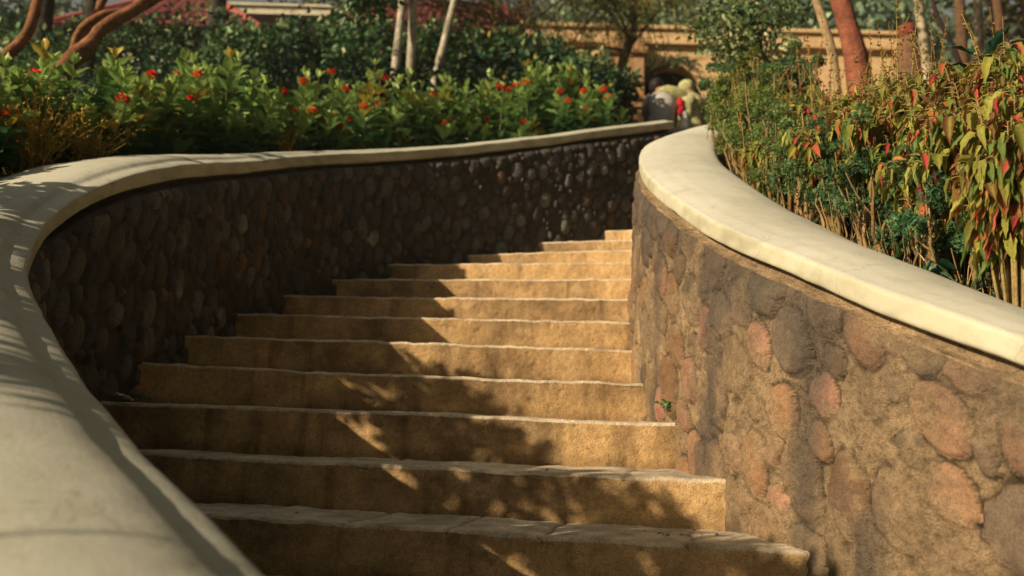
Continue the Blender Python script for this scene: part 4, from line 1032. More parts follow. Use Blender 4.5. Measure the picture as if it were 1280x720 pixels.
for k, x in enumerate([6.6, 7.4, 8.1, 9.0, 9.9]):
    trunk_only('brown_tree', f'blurred brown trunk in the shade at upper right, {ORD[k]} from left', 'tree', [[(x, 13 + .4 * k, 3.9, .10), (x + .1, 13 + .4 * k, 6.5, .08), (x - .1, 13 + .4 * k, 9, .06)]], (.16, .09, .05), 670 + k,
               crown=([(x, 13.5 + .4 * k, 9.2)], [1.4], 60, .16, [(.05, .08, .03), (.10, .10, .04)]), bumpy=.1)
# tall trees closing the background
bt = [(2.8, 24, 12.5), (5.6, 22, 12), (8.8, 22, 12), (-15, 27, 13), (-11, 30, 14), (-7, 29, 14), (-3, 31, 14), (1, 29, 13.5), (4.5, 27, 13), (7.5, 25, 12.5), (10.5, 24, 12.5), (13.5, 24, 12.5), (17, 25, 13), (21, 27, 13), (-19, 24, 12), (6.0, 34, 17), (-1, 36, 17)]
for k, (x, y, h) in enumerate(bt):
    g = gz(x, y); cz = h
    cols = [(.26, .38, .22), (.34, .44, .26), (.18, .28, .20)] if 0 < x < 12 else [(.06, .10, .05), (.09, .14, .06)]
    if x >= 12: cols = [(.09, .08, .035), (.06, .06, .03), (.14, .09, .04)]
    small_tree('background_tree', f'large blurred tree closing the background, {(ORD + ["last"])[k]} of them', 'tree', (x, y, g),
               [(x, y, g - .1), (x + .2, y, g + 2), (x, y, h - 2)], [.28, .22, .12], [(x, y, cz - 1.2), (x - 1.5, y, cz - 3.4), (x + 1.6, y, cz - 3.2), (x, y - .6, cz - 5.0), (x - .8, y - .8, cz - 6.5)], [1.9, 1.9, 1.9, 2.1, 1.8], 230, 26, .30, cols, 850 + k, group='trees closing the background', tcol=(.12, .08, .05), limbs=12)

# unseen trees added behind and right of the camera to shut out low sky
for k, (x, y, h) in enumerate([(8, 4.2, 10), (7.3, .6, 11), (6.2, -3.2, 11), (3, -5.8, 11), (-.6, -6.8, 11), (-3.6, -8.4, 10), (10.5, 8.0, 11)]):
    g = gz(x, y)
    small_tree('shade_giving_tree', f'broad dense tree added out of view to block low sky, {ORD[k]} counted from the right bed', 'tree', (x, y, g), [(x, y, g - .1), (x + .2, y, g + 2), (x, y, h - 3)], [.26, .22, .12],
               [(x, y, h - 2), (x - 1.4, y + 1.2, h - 4), (x + 1.5, y - 1.2, h - 4), (x, y, h - 6.0), (x + 1, y + 1.2, h - 7.5), (x - 1, y - 1.2, h - 7.8)], [2.1, 2.1, 2.1, 2.3, 1.9, 1.9], 150, 16, .42, [(.05, .10, .04), (.07, .13, .05)], 880 + k, group='trees out of view below the stairs', tcol=(.12, .08, .05), limbs=8)

# low ground cover between the plants of both beds
r = np.random.default_rng(990); n_ = 16000
P = np.c_[r.uniform(-6.5, 7.0, n_), r.uniform(-1.5, 14.5, n_)]
keep = (~inside(P)) & (near(CLc, P)[0] > .60) & (near(CRc, P)[0] > .46) & (fbm(P, .9, 3, 4) > -.22)
P = P[keep]; n_ = len(P); P = np.c_[P, ground_z(P) + r.uniform(0, .06, n_)]
gc = Cloud(); d = rdir(n_, r, .1, 1)
gc.add(leaves('hex', P, d, rdir(n_, r, .2, 1), r.uniform(.05, .11, n_), r.uniform(.03, .05, n_), lerp((.06, .13, .04), (.20, .16, .06), r.random((n_, 1)) ** 2) * r.uniform(.7, 1.2, (n_, 1))))
tag(gc.build('ground_cover', M['farleaf'], None, loc=(0, 4, 1)), 'low leafy ground cover and fallen leaves over the garden beds', 'ground cover', kind='stuff')

# ------------------------------------------------------------------ buildings
def box(cx, cy, cz, sx, sy, sz, rz=0, bev=0.0):
    b = min(bev, sx / 3, sy / 3, sz / 3) if bev else 0
    import itertools
    V = []; 
    xs = [-sx / 2, sx / 2]; ys = [-sy / 2, sy / 2]; zs = [-sz / 2, sz / 2]
    V = np.array([(x, y, z) for x in xs for y in ys for z in zs])
    F = np.array([(0, 1, 3, 2), (4, 6, 7, 5), (0, 4, 5, 1), (2, 3, 7, 6), (0, 2, 6, 4), (1, 5, 7, 3)])
    c, s = math.cos(rz), math.sin(rz)
    V = np.c_[V[:, 0] * c - V[:, 1] * s + cx, V[:, 0] * s + V[:, 1] * c + cy, V[:, 2] + cz]
    return V, F, np.ones((8, 3))

def simple(name, parts, mat, parent, smooth=False, bev=0.0):
    c = Cloud()
    for p in parts: c.add(p)
    o = c.build(name, mat, parent, smooth=smooth)
    if bev:
        md = o.modifiers.new('bevel', 'BEVEL'); md.width = bev; md.segments = 2; md.limit_method = 'ANGLE'
    return o
M['tan'] = rough_mat('tan_render', s1=1.2, s2=40, bstr=0.4, bdist=0.01, stops=[(.25, (.60, .38, .18)), (.5, (.70, .47, .24)), (.75, (.74, .52, .28))])
M['tan_shaded'] = rough_mat('tan_render_shaded', s1=2.5, s2=40, bstr=0.4, bdist=0.01, stops=[(.25, (.36, .20, .09)), (.75, (.52, .32, .16))])  # darker tan copy: the pillar's shaded side is put into the colour
M['tile'] = rough_mat('red_clay_tile', s1=5, s2=30, bstr=0.4, bdist=0.01, use_attr=True, amp=.3)
M['cream'] = rough_mat('cream_fascia', s1=3, s2=30, bstr=0.2, bdist=0.01, stops=[(.3, (.55, .50, .36)), (.7, (.66, .61, .46))])
M['dark'] = rough_mat('dark_interior', s1=3, s2=30, stops=[(.3, (.02, .022, .018)), (.7, (.04, .045, .035))])

gw = 4.45
def arch_wall(x0, x1, y, thick, z0, z1, ac, ar, aspr):
    """front and back faces with an arched opening, plus reveal"""
    n = 24; an = np.linspace(np.pi, 0, n)
    arc = [(ac - ar, z0)] + [(ac + ar * math.cos(a), aspr + ar * math.sin(a)) for a in an] + [(ac + ar, z0)]
    outer = [(x0, z0)] + [(x0 + (x1 - x0) * i / (n - 1), z1) for i in range(n)] + [(x1, z0)]
    V = []; F = []
    for yy in (y, y + thick):
        for p in outer: V.append((p[0], yy, p[1]))
        for p in arc: V.append((p[0], yy, p[1]))
    m = len(outer)
    for i in range(m - 1):
        F.append((i, i + 1, m + i + 1, m + i)); b = 2 * m
        F.append((b + i + 1, b + i, b + m + i, b + m + i + 1))
        F.append((m + i, m + i + 1, b + m + i + 1, b + m + i)); F.append((i + 1, i, b + i, b + i + 1))
    return np.array(V, float), np.array(F), np.ones((len(V), 3))
aw = empty('garden_wall', (2.8, 16, gw), 'tan rendered garden wall with a dark arched opening and a moulded top', 'wall')
simple('wall_face', [arch_wall(2.20, 7.2, 16, .3, gw - .6, 7.32, 2.83, .63, 6.38)], M['tan'], aw)
simple('wall_face', [box(.75, 16.25, 5.7, 1.72, .5, 3.24)], M['tan'], aw)
simple('cornice', [box(3.55, 16.24, 7.345, 7.4, .56, .05), box(3.55, 16.2, 7.50, 7.4, .66, .26), box(3.55, 16.2, 7.67, 7.5, .80, .08)], M['tan'], aw, bev=.02)
simple('pillar', [box(1.95, 16.05, 5.9, .68, .80, 3.0)], M['tan_shaded'], aw, bev=.02)
simple('pillar_moulding', [box(1.95, 16.02, 6.22, .78, .90, .08), box(1.95, 16.02, 6.10, .74, .86, .10), box(1.95, 16.02, 7.12, .80, .92, .12)], M['tan_shaded'], aw, bev=.02)
simple('niche_back', [box(2.83, 18.8, 5.6, 2.2, .1, 3.4), box(1.8, 17.55, 5.6, .1, 2.4, 3.4), box(3.9, 17.55, 5.6, .1, 2.4, 3.4), box(2.83, 17.55, 7.2, 2.2, 2.4, .1)], M['dark'], aw)
# climbing fringe hanging over the arch
r = np.random.default_rng(900); cl_ = Cloud()
for k in range(18):
    a = r.uniform(.5, 2.9); c = np.array([2.83 + .68 * math.cos(a), 15.95, 6.38 + .68 * math.sin(a)]) + r.normal(0, .05, 3) * (1, .3, 1)
    m = 14; cl_.add(leaves('hex', c + r.normal(0, .07, (m, 3)) * (1, .4, 1), rdir(m, r), rdir(m, r), .075, .04, np.array([.08, .14, .06]) * r.uniform(.6, 1.3, (m, 1))))
for k in range(9):
    c = np.array([r.uniform(2.2, 4.6), 15.9, r.uniform(6.95, 7.7)]); m = 10
    cl_.add(leaves('hex', c + r.normal(0, .09, (m, 3)) * (1, .4, 1), rdir(m, r), rdir(m, r), .07, .035, np.array([.16, .20, .06]) * r.uniform(.6, 1.3, (m, 1))))
o = cl_.build('wall_creeper', M['farleaf'], None, loc=(2.83, 15.95, 6.4)); tag(o, 'green creeper fringing the arch of the tan wall', 'creeper')

# small post with a red ball on top
p = empty('gate_post', (5.42, 12, gz(5.42, 12)), 'brown tapering post topped with a dull red ball, right of the tan wall', 'post')
V, F, C_ = tube([(5.42, 12, 3.6), (5.42, 12, 5.2), (5.42, 12, 5.75), (5.42, 12, 5.86)], [.26, .22, .13, .10], (.22, .12, .07), 16, bumpy=.05)
simple('shaft', [(V, F, C_)], M['bark'], p, smooth=True)
an = np.linspace(-np.pi / 2, np.pi / 2, 12)
simple('finial', [tube(np.c_[np.full(12, 5.42), np.full(12, 12.), 5.95 + .125 * np.sin(an)], np.maximum(.13 * np.cos(an), .002), (.26, .06, .04), 16, bumpy=.1)], M['bark'], p, smooth=True)
wl = empty('low_wall', (6.1, 12.6, gz(6.1, 12.6)), 'low orange tan wall stub between the post and the pale trunk', 'wall')
simple('wall_block', [box(6.15, 12.7, 4.6, .9, .3, 2.1)], M['tan'], wl, bev=.03)
simple('wall_cap', [box(6.15, 12.7, 5.68, 1.0, .4, .08)], M['tan_shaded'], wl, bev=.02)

def roof_tiles(name, eave, ridge, parent, rows=16, seed=0, pitch=.20):
    """quad slope (e0,e1 along the eave; r1,r0 along the ridge) covered with wavy overlapping tiles"""
    e0, e1, r1, r0 = [np.array(p, float) for p in (eave[0], eave[1], ridge[1], ridge[0])]
    W = np.linalg.norm(e1 - e0); nrm = np.cross(e1 - e0, r0 - e0); nrm /= np.linalg.norm(nrm)
    if nrm[2] < 0: nrm = -nrm
    nu = int(W / pitch * 8) + 2; V = []; F = []; C_ = []; n = 0
    rr = np.random.default_rng(seed)
    ax = (e1 - e0) / W
    for k in range(rows):
        for q, lift in ((0, .035), (1, .0)):
            t = (k + (0 if q == 0 else 1.08)) / rows
            a = e0 + (r0 - e0) * min(t, 1); b = e1 + (r1 - e1) * min(t, 1); u = np.linspace(0, 1, nu)[:, None]
            P = a * (1 - u) + b * u; s = (P - e0) @ ax
            ph = np.mod(s / pitch, 1.0)
            P = P + nrm * (lift + .035 * np.abs(np.sin(ph * np.pi)))[:, None]
            if q == 0: P = P - (r0 - e0) / np.linalg.norm(r0 - e0) * (.03 * np.abs(np.sin(ph * np.pi)))[:, None]
            V.append(P); idx = np.floor(s / pitch).astype(int); tone = _h(idx, idx * 0 + k, idx * 0, seed)
            C_.append(np.array([.22, .06, .055]) * (.6 + .8 * tone)[:, None])
            if q == 0: f0 = n
            n += nu
        i = np.arange(nu - 1); F.append(np.stack([f0 + i, f0 + i + 1, f0 + nu + i + 1, f0 + nu + i], 1))
        # front lip of the row
        V.append(V[-2] - nrm * .035); C_.append(C_[-2] * .8); F.append(np.stack([n + i, n + i + 1, f0 + i + 1, f0 + i], 1)); n += nu
    c = Cloud(); c.V = V; c.C = C_; c.F = F; c.n = n
    return c.build(name, M['tile'], parent)

pv = empty('tiled_pavilion', (-7.0, 18.2, 4.6), 'small pavilion with a red clay tile hip roof seen over the hedge at left', 'building')
ex, ez, ay = 2.05, 7.95, 17.0
cx_, cy_ = -7.15, ay + 2.05
simple('wall', [box(cx_, cy_, 6.2, 3.2, 3.2, 3.4)], M['cream'], pv)
apex = (cx_, cy_, 9.75)
cn = [(cx_ - ex, cy_ - ex, ez), (cx_ + ex, cy_ - ex, ez), (cx_ + ex, cy_ + ex, ez), (cx_ - ex, cy_ + ex, ez)]
for k in range(4):
    roof_tiles('roof', (cn[k], cn[(k + 1) % 4]), (apex, (apex[0] + .001, apex[1], apex[2])), pv, rows=15, seed=k)
hp = Cloud()
for k in range(4): hp.add(tube(np.array([cn[k], apex]) + (0, 0, .04), .075, (.40, .11, .09), 8))
hp.build('ridge_tiles', M['tile'], pv)

hs_ = empty('house', (-3, 21, 4.9), 'long house with a cream eave and a red tile roof behind the palm trunks', 'building')
simple('wall', [box(-2.3, 22.6, 6.9, 8.6, 4.0, 4.2)], M['cream'], hs_)
simple('fascia', [box(-5.25, 19.0, 9.22, 3.0, .25, .17), box(-5.25, 18.97, 9.33, 3.1, .33, .06)], M['cream'], hs_, bev=.01)
simple('eave_slab', [box(-5.25, 20.2, 9.20, 2.95, 2.2, .12)], M['cream'], hs_)
roof_tiles('roof', ((-4.6, 19.2, 8.95), (.5, 19.2, 8.95)), ((-3.6, 22.6, 11.3), (-.4, 22.6, 11.3)), hs_, rows=17, seed=9)
simple('roof_back', [(np.array([(-3.6, 22.6, 11.3), (-.4, 22.6, 11.3), (.5, 26, 9.0), (-4.6, 26, 9.0), (-4.6, 19.2, 8.93), (.5, 19.2, 8.93)]), np.array([(0, 1, 2, 3), (1, 5, 2, 2), (0, 3, 4, 4)]), np.full((6, 3), .3) * (1, .3, .25))], M['tile'], hs_)

# ------------------------------------------------------------------ two people on a bench beyond the top of the stairs
SX, SY = 1.75, 10.5
gp = gz(SX, SY); seat = 3.95
gp0 = gp; gp = seat - (seat - gp0) / .88
M['stone'] = rough_mat('bench_stone', s1=8, s2=80, stops=[(.3, (.30, .27, .22)), (.7, (.46, .42, .34))])
M['skin'] = rough_mat('skin', s1=20, s2=200, stops=[(.3, (.33, .18, .11)), (.7, (.38, .21, .13))], rough=.5, bstr=.05, spec=.4)
M['hair'] = rough_mat('black_hair', s1=40, s2=220, stops=[(.3, (.010, .009, .008)), (.7, (.025, .02, .018))], rough=.5)
M['shirt'] = rough_mat('grey_shirt', s1=10, s2=260, stops=[(.3, (.46, .44, .43)), (.7, (.54, .52, .50))], bstr=.3)
M['trouser'] = rough_mat('dark_trousers', s1=10, s2=200, stops=[(.3, (.02, .02, .025)), (.7, (.04, .04, .045))])
M['red'] = rough_mat('red_cloth', s1=10, s2=200, stops=[(.3, (.50, .015, .03)), (.7, (.66, .03, .05))])
M['white'] = rough_mat('white_cloth', s1=10, s2=200, stops=[(.3, (.62, .58, .52)), (.7, (.76, .72, .66))])
M['print'] = rough_mat('yellow_green_print', s1=16, s2=160, stops=[(.32, (.62, .58, .30)), (.44, (.56, .56, .26)), (.49, (.14, .20, .09)), (.54, (.60, .52, .26)), (.68, (.66, .62, .36)), (.74, (.60, .20, .07))])
bn = empty('stone_bench', (SX + .2, SY, gp0), 'low stone bench under the two seated people at the top of the stairs', 'bench')
simple('seat', [box(SX + .25, SY + .12, seat - .05, 1.5, .42, .09)], M['stone'], bn, bev=.015)
simple('leg', [box(SX - .3, SY + .12, (gp0 + seat - .1) / 2 - .02, .14, .34, seat - .1 - gp0 + .04)], M['stone'], bn, bev=.01)
simple('leg', [box(SX + .8, SY + .12, (gp0 + seat - .1) / 2 - .02, .14, .34, seat - .1 - gp0 + .04)], M['stone'], bn, bev=.01)

def skin_body(name, J, E, mat, parent, root=0, sub=2):
    me = bpy.data.meshes.new(name); me.from_pydata([j[0] for j in J], E, []); me.materials.append(mat)
    o = bpy.data.objects.new(name, me); link(o, parent)
    if parent is not None: o.matrix_parent_inverse = Matrix.Translation(-Vector(parent.location))
    md = o.modifiers.new('skin', 'SKIN'); md.use_smooth_shade = True
    for v, j in zip(me.skin_vertices[0].data, J):
        rr = j[1]; v.radius = rr if isinstance(rr, tuple) else (rr, rr)
    me.skin_vertices[0].data[root].use_root = True
    s = o.modifiers.new('sub', 'SUBSURF'); s.levels = sub; s.render_levels = sub
    return o

def loft(rings, n=28, wob=0.0, seed=0, col=(1, 1, 1)):
    """rings: (cx,cy,cz, rx, ry)"""
    R_ = curve([tuple(q) for q in rings], .02)[0] if False else np.array(rings, float)
    t = np.linspace(0, len(R_) - 1, len(R_) * 5); R_ = np.stack([np.interp(t, np.arange(len(R_)), R_[:, i]) for i in range(5)], 1)
    for _ in range(3): R_[1:-1] = .25 * R_[:-2] + .5 * R_[1:-1] + .25 * R_[2:]
    a = np.linspace(0, 2 * np.pi, n, endpoint=False)
    V = np.zeros((len(R_), n, 3))
    V[:, :, 0] = R_[:, 0:1] + R_[:, 3:4] * np.cos(a); V[:, :, 1] = R_[:, 1:2] + R_[:, 4:5] * np.sin(a); V[:, :, 2] = R_[:, 2:3]
    P = V.reshape(-1, 3); c = np.repeat(R_[:, :3], n, 0)
    if wob: P = P + unit(P - c) * (wob * fbm(P, 9, 3, seed) + wob * .25 * np.sin(P[:, 2] * 40 + 2 * fbm(P, 5, 2, seed + 1)))[:, None]
    F = [grid_faces(len(R_), n, closed_v=True)]
    return P, F, n, len(R_)

def person(x, y, label, kind):
    t = empty('person', (x, y, seat), label, 'person')
    s = seat
    J = [((x, y, s + .09), (.15, .11)), ((x, y - .01, s + .26), (.125, .10)), ((x, y + .02, s + .42), (.15, .105)), ((x - .005, y + .06, s + .53), (.07, .06)),
         ((x - .02, y + .12, s + .60), (.055, .055)), ((x - .05, y + .19, s + .66), (.085, .10)), ((x - .06, y + .24, s + .71), (.06, .07))]
    E = [(0, 1), (1, 2), (2, 3), (3, 4), (4, 5), (5, 6)]
    def limb(start, pts):
        prev = start
        for p_, r_ in pts: J.append((p_, r_)); E.append((prev, len(J) - 1)); prev = len(J) - 1
    for sd in (-1, 1):
        limb(0, [((x + sd * .10, y + .10, s + .08), .085), ((x + sd * .13, y + .46, s + .09), .062), ((x + sd * .13, y + .50, gp + .40 * (s - gp)), .048), ((x + sd * .13, y + .49, gp + .09), .036), ((x + sd * .14, y + .60, gp + .045), .034)])
        if kind == 1: limb(2, [((x + sd * .17, y + .04, s + .44), .055), ((x + sd * .21, y + .20, s + .26), .040), ((x + sd * .12, y + .40, s + .17), .030), ((x + sd * .09, y + .47, s + .16), .030)])
        elif sd > 0: limb(2, [((x + .16, y + .03, s + .43), .052), ((x + .24, y + .14, s + .24), .038), ((x + .18, y + .32, s + .17), .028), ((x + .15, y + .38, s + .16), .028)])
        else: limb(2, [((x - .16, y + .01, s + .46), .052), ((x - .28, y - .06, s + .50), .042), ((x - .42, y - .02, s + .51), .030), ((x - .48, y + .03, s + .50), .028)])
    skin_body('body', J, E, M['skin'], t)
    # five fingers on each hand
    fm = Cloud()
    hands = [(.09, .47, .16, 1, 0), (-.09, .47, .16, 1, 0)] if kind == 1 else [(.15, .38, .16, 1, 0), (-.48, .03, .50, 0, -1)]
    for hx, hy, hz, fy, fx in hands:
        for q in range(5):
            o_ = (q - 2) * .016; b = np.array([x + hx + (o_ if fy else 0), y + hy + (0 if fy else o_ * .3), s + hz + (0 if fy else o_)])
            d = np.array([fx, fy, 0.]); L = [.045, .07, .075, .07, .055][q]
            fm.add(tube(np.array([b, b + d * L * .5, b + d * L * .9 - (0, 0, L * .35)]), [.0095, .0085, .006], (.36, .2, .12), 7))
    fm.build('fingers', M['skin'], t)
    return t
pa = person(SX, SY, 'person in a plain grey shirt seated with their back to us, head bowed', 1)
x, y, s = SX, SY, seat
P, F, n, m = loft([(x, y + .02, s + .01, .185, .16), (x, y - .01, s + .10, .19, .155), (x, y - .02, s + .17, .165, .14), (x, y - .01, s + .24, .175, .14), (x + .005, y, s + .33, .185, .14), (x, y + .02, s + .42, .185, .13), (x - .01, y + .05, s + .50, .12, .10), (x - .015, y + .08, s + .535, .065, .07)], wob=.006, seed=5)
sh = obj('shirt', P - np.array(pa.location), F, M['shirt'], pa)
sleeves = Cloud()
for sd in (-1, 1): sleeves.add(tube([(x + sd * .13, y + .03, s + .46), (x + sd * .18, y + .06, s + .40), (x + sd * .205, y + .14, s + .31), (x + sd * .21, y + .20, s + .27)], [.075, .072, .062, .055], (1, 1, 1), 12, bumpy=.1))
sleeves.build('sleeves', M['shirt'], pa)
hc = np.array([x - .05, y + .17, s + .675])
def ball(c, r3, col, mat, name, parent, wob=.04, seed=0, n=24, m=14, lo=-1.0):
    th = np.linspace(0, 2 * np.pi, n, endpoint=False); ph = np.linspace(lo * np.pi / 2, np.pi / 2, m)
    V = np.array([(math.cos(p_) * math.cos(a), math.cos(p_) * math.sin(a), math.sin(p_)) for p_ in ph for a in th]); 
    V = V * (1 + wob * fbm(V, 3, 3, seed))[:, None] * np.array(r3) + c
    return obj(name, V - (np.array(parent.location) if parent else 0), [grid_faces(m, n, closed_v=True)], mat, parent)
ball(hc, (.105, .115, .115), None, M['hair'], 'hair', pa, .06, 3)
tr = Cloud()
for sd in (-1, 1): tr.add(tube([(x + sd * .09, y + .05, s + .085), (x + sd * .12, y + .28, s + .09), (x + sd * .13, y + .47, s + .085), (x + sd * .13, y + .51, s - .02), (x + sd * .13, y + .50, gp + .12)], [.10, .085, .075, .066, .055], (1, 1, 1), 14, bumpy=.06))
tr.build('trousers', M['trouser'], pa)
simple('hem', [tube([(x - .06, y - .155, s + .015), (x, y - .165, s + .018), (x + .05, y - .157, s + .012)], .014, (1, 1, 1), 6)], M['red'], pa, smooth=True)

# second person, in a patterned yellow green wrap, arm round the first
X2 = SX + .40
pb = person(X2, SY + .02, 'person in a yellow green patterned wrap and hood, arm over the grey shirt', 2)
x, y = X2, SY + .02
P, F, n, m = loft([(x + .02, y + .0, s - .26, .15, .15), (x + .0, y - .02, s - .10, .20, .17), (x - .03, y - .02, s + .03, .20, .18), (x - .05, y - .02, s + .12, .17, .15), (x - .05, y - .01, s + .22, .155, .14), (x - .02, y, s + .33, .18, .14), (x, y + .02, s + .42, .175, .13), (x - .005, y + .05, s + .50, .12, .11), (x - .01, y + .08, s + .54, .08, .08)], wob=.018, seed=8)
obj('wrap', P - np.array(pb.location), F, M['print'], pb)
sl_ = Cloud()
sl_.add(tube([(x - .10, y + .01, s + .46), (x - .22, y - .04, s + .51), (x - .34, y - .03, s + .545), (x - .44, y + .0, s + .53)], [.085, .088, .070, .060], (1, 1, 1), 14, bumpy=.16))
sl_.add(tube([(x + .13, y + .02, s + .44), (x + .22, y + .08, s + .33), (x + .24, y + .14, s + .22), (x + .20, y + .26, s + .17)], [.085, .080, .085, .060], (1, 1, 1), 14, bumpy=.16))
sl_.build('sleeves', M['print'], pb)
ball(np.array([x - .04, y + .16, s + .655]), (.12, .13, .12), None, M['print'], 'hood', pb, .10, 13)
# shawl tail falling at the back
P, F, n, m = loft([(x - .10, y - .17, s + .05, .05, .03), (x - .09, y - .18, s + .18, .065, .03), (x - .10, y - .17, s + .30, .08, .035), (x - .06, y - .13, s + .42, .09, .04)], wob=.012, seed=21)
obj('shawl', P - np.array(pb.location), F, M['print'], pb)

# red and white bundle hanging between them
bd = empty('cloth_bundle', (SX + .19, SY - .16, seat + .02), 'red scarf and white cloth bundle hanging between the two seated people', 'bundle')
bp = np.array(bd.location)
P, F, n, m = loft([(bp[0], bp[1], bp[2] + .10, .02, .02), (bp[0] - .005, bp[1], bp[2] + .14, .045, .035), (bp[0] + .01, bp[1], bp[2] + .20, .035, .03), (bp[0] + .0, bp[1], bp[2] + .27, .045, .03), (bp[0], bp[1] + .01, bp[2] + .31, .02, .02)], wob=.008, seed=31)
obj('scarf', P - bp, F, M['red'], bd)
P, F, n, m = loft([(bp[0] + .055, bp[1], bp[2] - .10, .015, .02), (bp[0] + .055, bp[1], bp[2] - .07, .05, .04), (bp[0] + .055, bp[1], bp[2] + .03, .048, .04), (bp[0] + .045, bp[1], bp[2] + .12, .03, .03), (bp[0] + .04, bp[1] + .01, bp[2] + .17, .012, .015)], wob=.004, seed=32)
obj('cloth', P - bp, F, M['white'], bd)

pa.scale = pb.scale = (.88, .88, .88); pb.location.x = SX + .36

# ------------------------------------------------------------------ small things on the stairs
M['stonebit'] = rough_mat('tan_grit', s1=20, s2=200, stops=[(.3, (.26, .16, .08)), (.7, (.40, .27, .14))])
def sprig(name, x, y, z, seed, label, L, n, h, col=(.09, .24, .07), lean=(0, 0), kind='oval'):
    r = np.random.default_rng(seed); t = empty(name, (x, y, z), label, 'weed'); st, lv = Cloud(), Cloud()
    for k in range(n):
        a = r.uniform(0, 6.28); q = r.uniform(.2, 1) * h * .6
        B = bez((x, y, z), (x + lean[0] * h * .5, y + lean[1] * h * .5, z + h * .8), (x + math.cos(a) * q + lean[0] * h, y - abs(math.sin(a)) * q * .6 + lean[1] * h, z + h * r.uniform(.55, 1)), 6)
        st.add(tube(B, [.0016, .0014, .0012, .001, .0009, .0008], (.14, .18, .06), 4))
        m = 3; d = rdir(m, r, -.6, .5); c = np.array(col) * r.uniform(.7, 1.3)
        lv.add(leaves(kind, np.repeat(B[-1:], m, 0), d, rdir(m, r, .3, 1), L * r.uniform(.7, 1.2, m), L * .42, c, c * 1.6))
    st.build('stem', M['stem'], t); lv.build('foliage', M['leaf'], t)
sprig('weed', .545, 2.97, .437, 950, 'small green weed growing from the step against the right wall', .026, 8, .07, lean=(-.25, -.1))
sprig('weed', .565, 4.02, .75, 951, 'tiny pale green weed in the corner of a higher step by the right wall', .016, 6, .05, col=(.25, .33, .05))
sprig('weed', .560, 3.80, .745, 952, 'tiny green weed just below the pale one by the right wall', .016, 4, .03, col=(.14, .26, .05))

def dry_leaf(x, y, z, ang, L, col, label, curl=.5, group='dry leaves on the steps'):
    T, TF, tw = TL['oval']; c, s_ = math.cos(ang), math.sin(ang)
    V = T * np.array([.5, 1, curl]) * L; V = np.c_[V[:, 0] * c - V[:, 1] * s_, V[:, 0] * s_ + V[:, 1] * c, V[:, 2] - V[:, 2].min() + .003]
    o = obj('dry_leaf', V, TF, M['softleaf'], None, col=np.tile(col, (len(V), 1)), loc=(x, y, z)); tag(o, label, 'leaf', group)
def step_at(x, y):
    """height of the tread under a point"""
    z = -1
    for k in range(len(ext) - 1):
        a, b = ext[k]; d = (b - a)[:2]; u = ((np.array([x, y]) - a[:2]) @ d) / (d @ d); nn = np.array([-d[1], d[0]]) / np.linalg.norm(d)
        if (np.array([x, y]) - a[:2]) @ nn > .012: z = a[2] * (1 - u) + b[2] * u
    return z
lf = [(.36, 2.52, .9, .030, (.42, .30, .10), 'curled tan leaf lying on the second tread'), (.50, 2.47, .2, .018, (.55, .38, .08), 'small yellow leaf bit on the second tread near the right wall'),
      (.56, 2.50, 2.2, .020, (.60, .48, .12), 'pale yellow leaf bit in the corner of the second tread'), (.62, 2.48, 1.1, .022, (.35, .24, .09), 'brown leaf scrap against the right wall on the second tread'),
      (.20, 2.40, 1.4, .030, (.48, .40, .14), 'yellow leaf flat on the lowest tread'), (.40, 2.36, 2.0, .022, (.12, .06, .03), 'dark brown leaf on the lowest tread'),
      (-.62, 2.86, .5, .016, (.50, .20, .06), 'orange leaf bit at the left of the second tread'), (-.45, 2.82, .9, .014, (.48, .24, .08), 'orange brown crumb on the second tread left of centre'),
      (-.85, 3.98, .3, .035, (.40, .15, .06), 'red brown leaf lying on an upper shaded step')]
for a in lf: dry_leaf(a[0], a[1], step_at(a[0], a[1]) + .004, a[2], a[3], a[4], a[5])
r = np.random.default_rng(970)
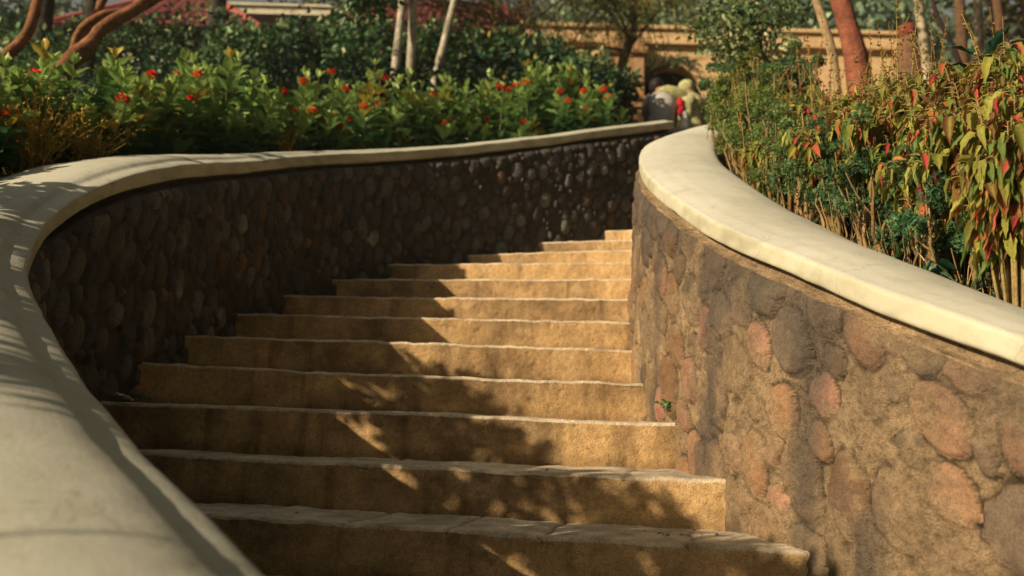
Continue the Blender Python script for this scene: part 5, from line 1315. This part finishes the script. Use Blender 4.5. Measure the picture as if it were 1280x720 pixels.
for k in range(16):
    x, y = (r.uniform(.28, .66), r.uniform(2.36, 2.50) - .0) if k < 10 else (r.uniform(-.8, .2), r.uniform(2.6, 2.68))
    z = step_at(x, y); R_ = r.uniform(.002, .006)
    o = ball(np.array((0, 0, 0.)), (R_, R_ * .8, R_ * .7), None, M['stonebit'], 'pebble', None, .3, k, 10, 7)
    o.location = (x, y, z + R_ * .5); tag(o, ('tiny pebble in the loose grit near the right wall on the lower treads' if k < 10 else 'tiny pebble in the loose grit at the left of the lower treads'), 'pebble', ('pebbles on the right of the lower treads' if k < 10 else 'pebbles on the left of the lower treads'))

# crumpled wrappers in the left corner
def scrap(x, y, z, L, W, seed, label, col, ang):
    r = np.random.default_rng(seed); n = 10; u, v = np.meshgrid(np.linspace(0, 1, n), np.linspace(0, 1, n), indexing='ij'); u, v = u.ravel(), v.ravel()
    P = np.c_[(u - .5) * L, (v - .5) * W * (1 - .7 * u), .25 * L * (1 - u) + .02 * L]; P[:, 2] += .16 * L * fbm(np.c_[u, v], 3, 3, seed); P[:, 2] -= P[:, 2].min()
    c, s_ = math.cos(ang), math.sin(ang); P = np.c_[P[:, 0] * c - P[:, 1] * s_, P[:, 0] * s_ + P[:, 1] * c, P[:, 2]]
    top = P.copy(); bot = P - (0, 0, .0012)
    V = np.vstack([top, bot]); F = [grid_faces(n, n), grid_faces(n, n)[:, ::-1] + n * n]
    o = obj('wrapper', V, F, M['white' if col else 'greenfoil'], None, loc=(x, y, z)); tag(o, label, 'litter')
M['greenfoil'] = rough_mat('green_wrapper', s1=10, s2=90, stops=[(.3, (.02, .07, .05)), (.7, (.05, .12, .09))], rough=.4)
scrap(-1.33, 3.16, step_at(-1.30, 3.22) + .004, .07, .06, 3, 'crumpled pale paper scrap in the dark left corner of a lower step', 1, -.2)
scrap(-1.27, 3.18, step_at(-1.26, 3.24) + .002, .07, .05, 5, 'small green wrapper beside the pale paper scrap', 0, -.5)
scrap(-.80, 5.50, step_at(-.74, 5.52) + .01, .09, .06, 7, 'crumpled bluish wrapper at the foot of the left wall high up the stairs', 1, .6)

# thin dry stalk lying across the right coping
x0, y0 = along(2.28, .02)
o = Cloud(); z = gz(x0, y0) + .10
o.add(tube([(x0 + .02, y0 + .06, z + .04), (x0, y0, z + .012), (x0 - .03, y0 - .10, z - .03)], .0018, (.62, .50, .34), 5))
tag(o.build('dry_stalk', M['stem'], None, loc=(x0, y0, z)), 'thin pale dry stalk leaning on the inner edge of the right coping', 'stalk')
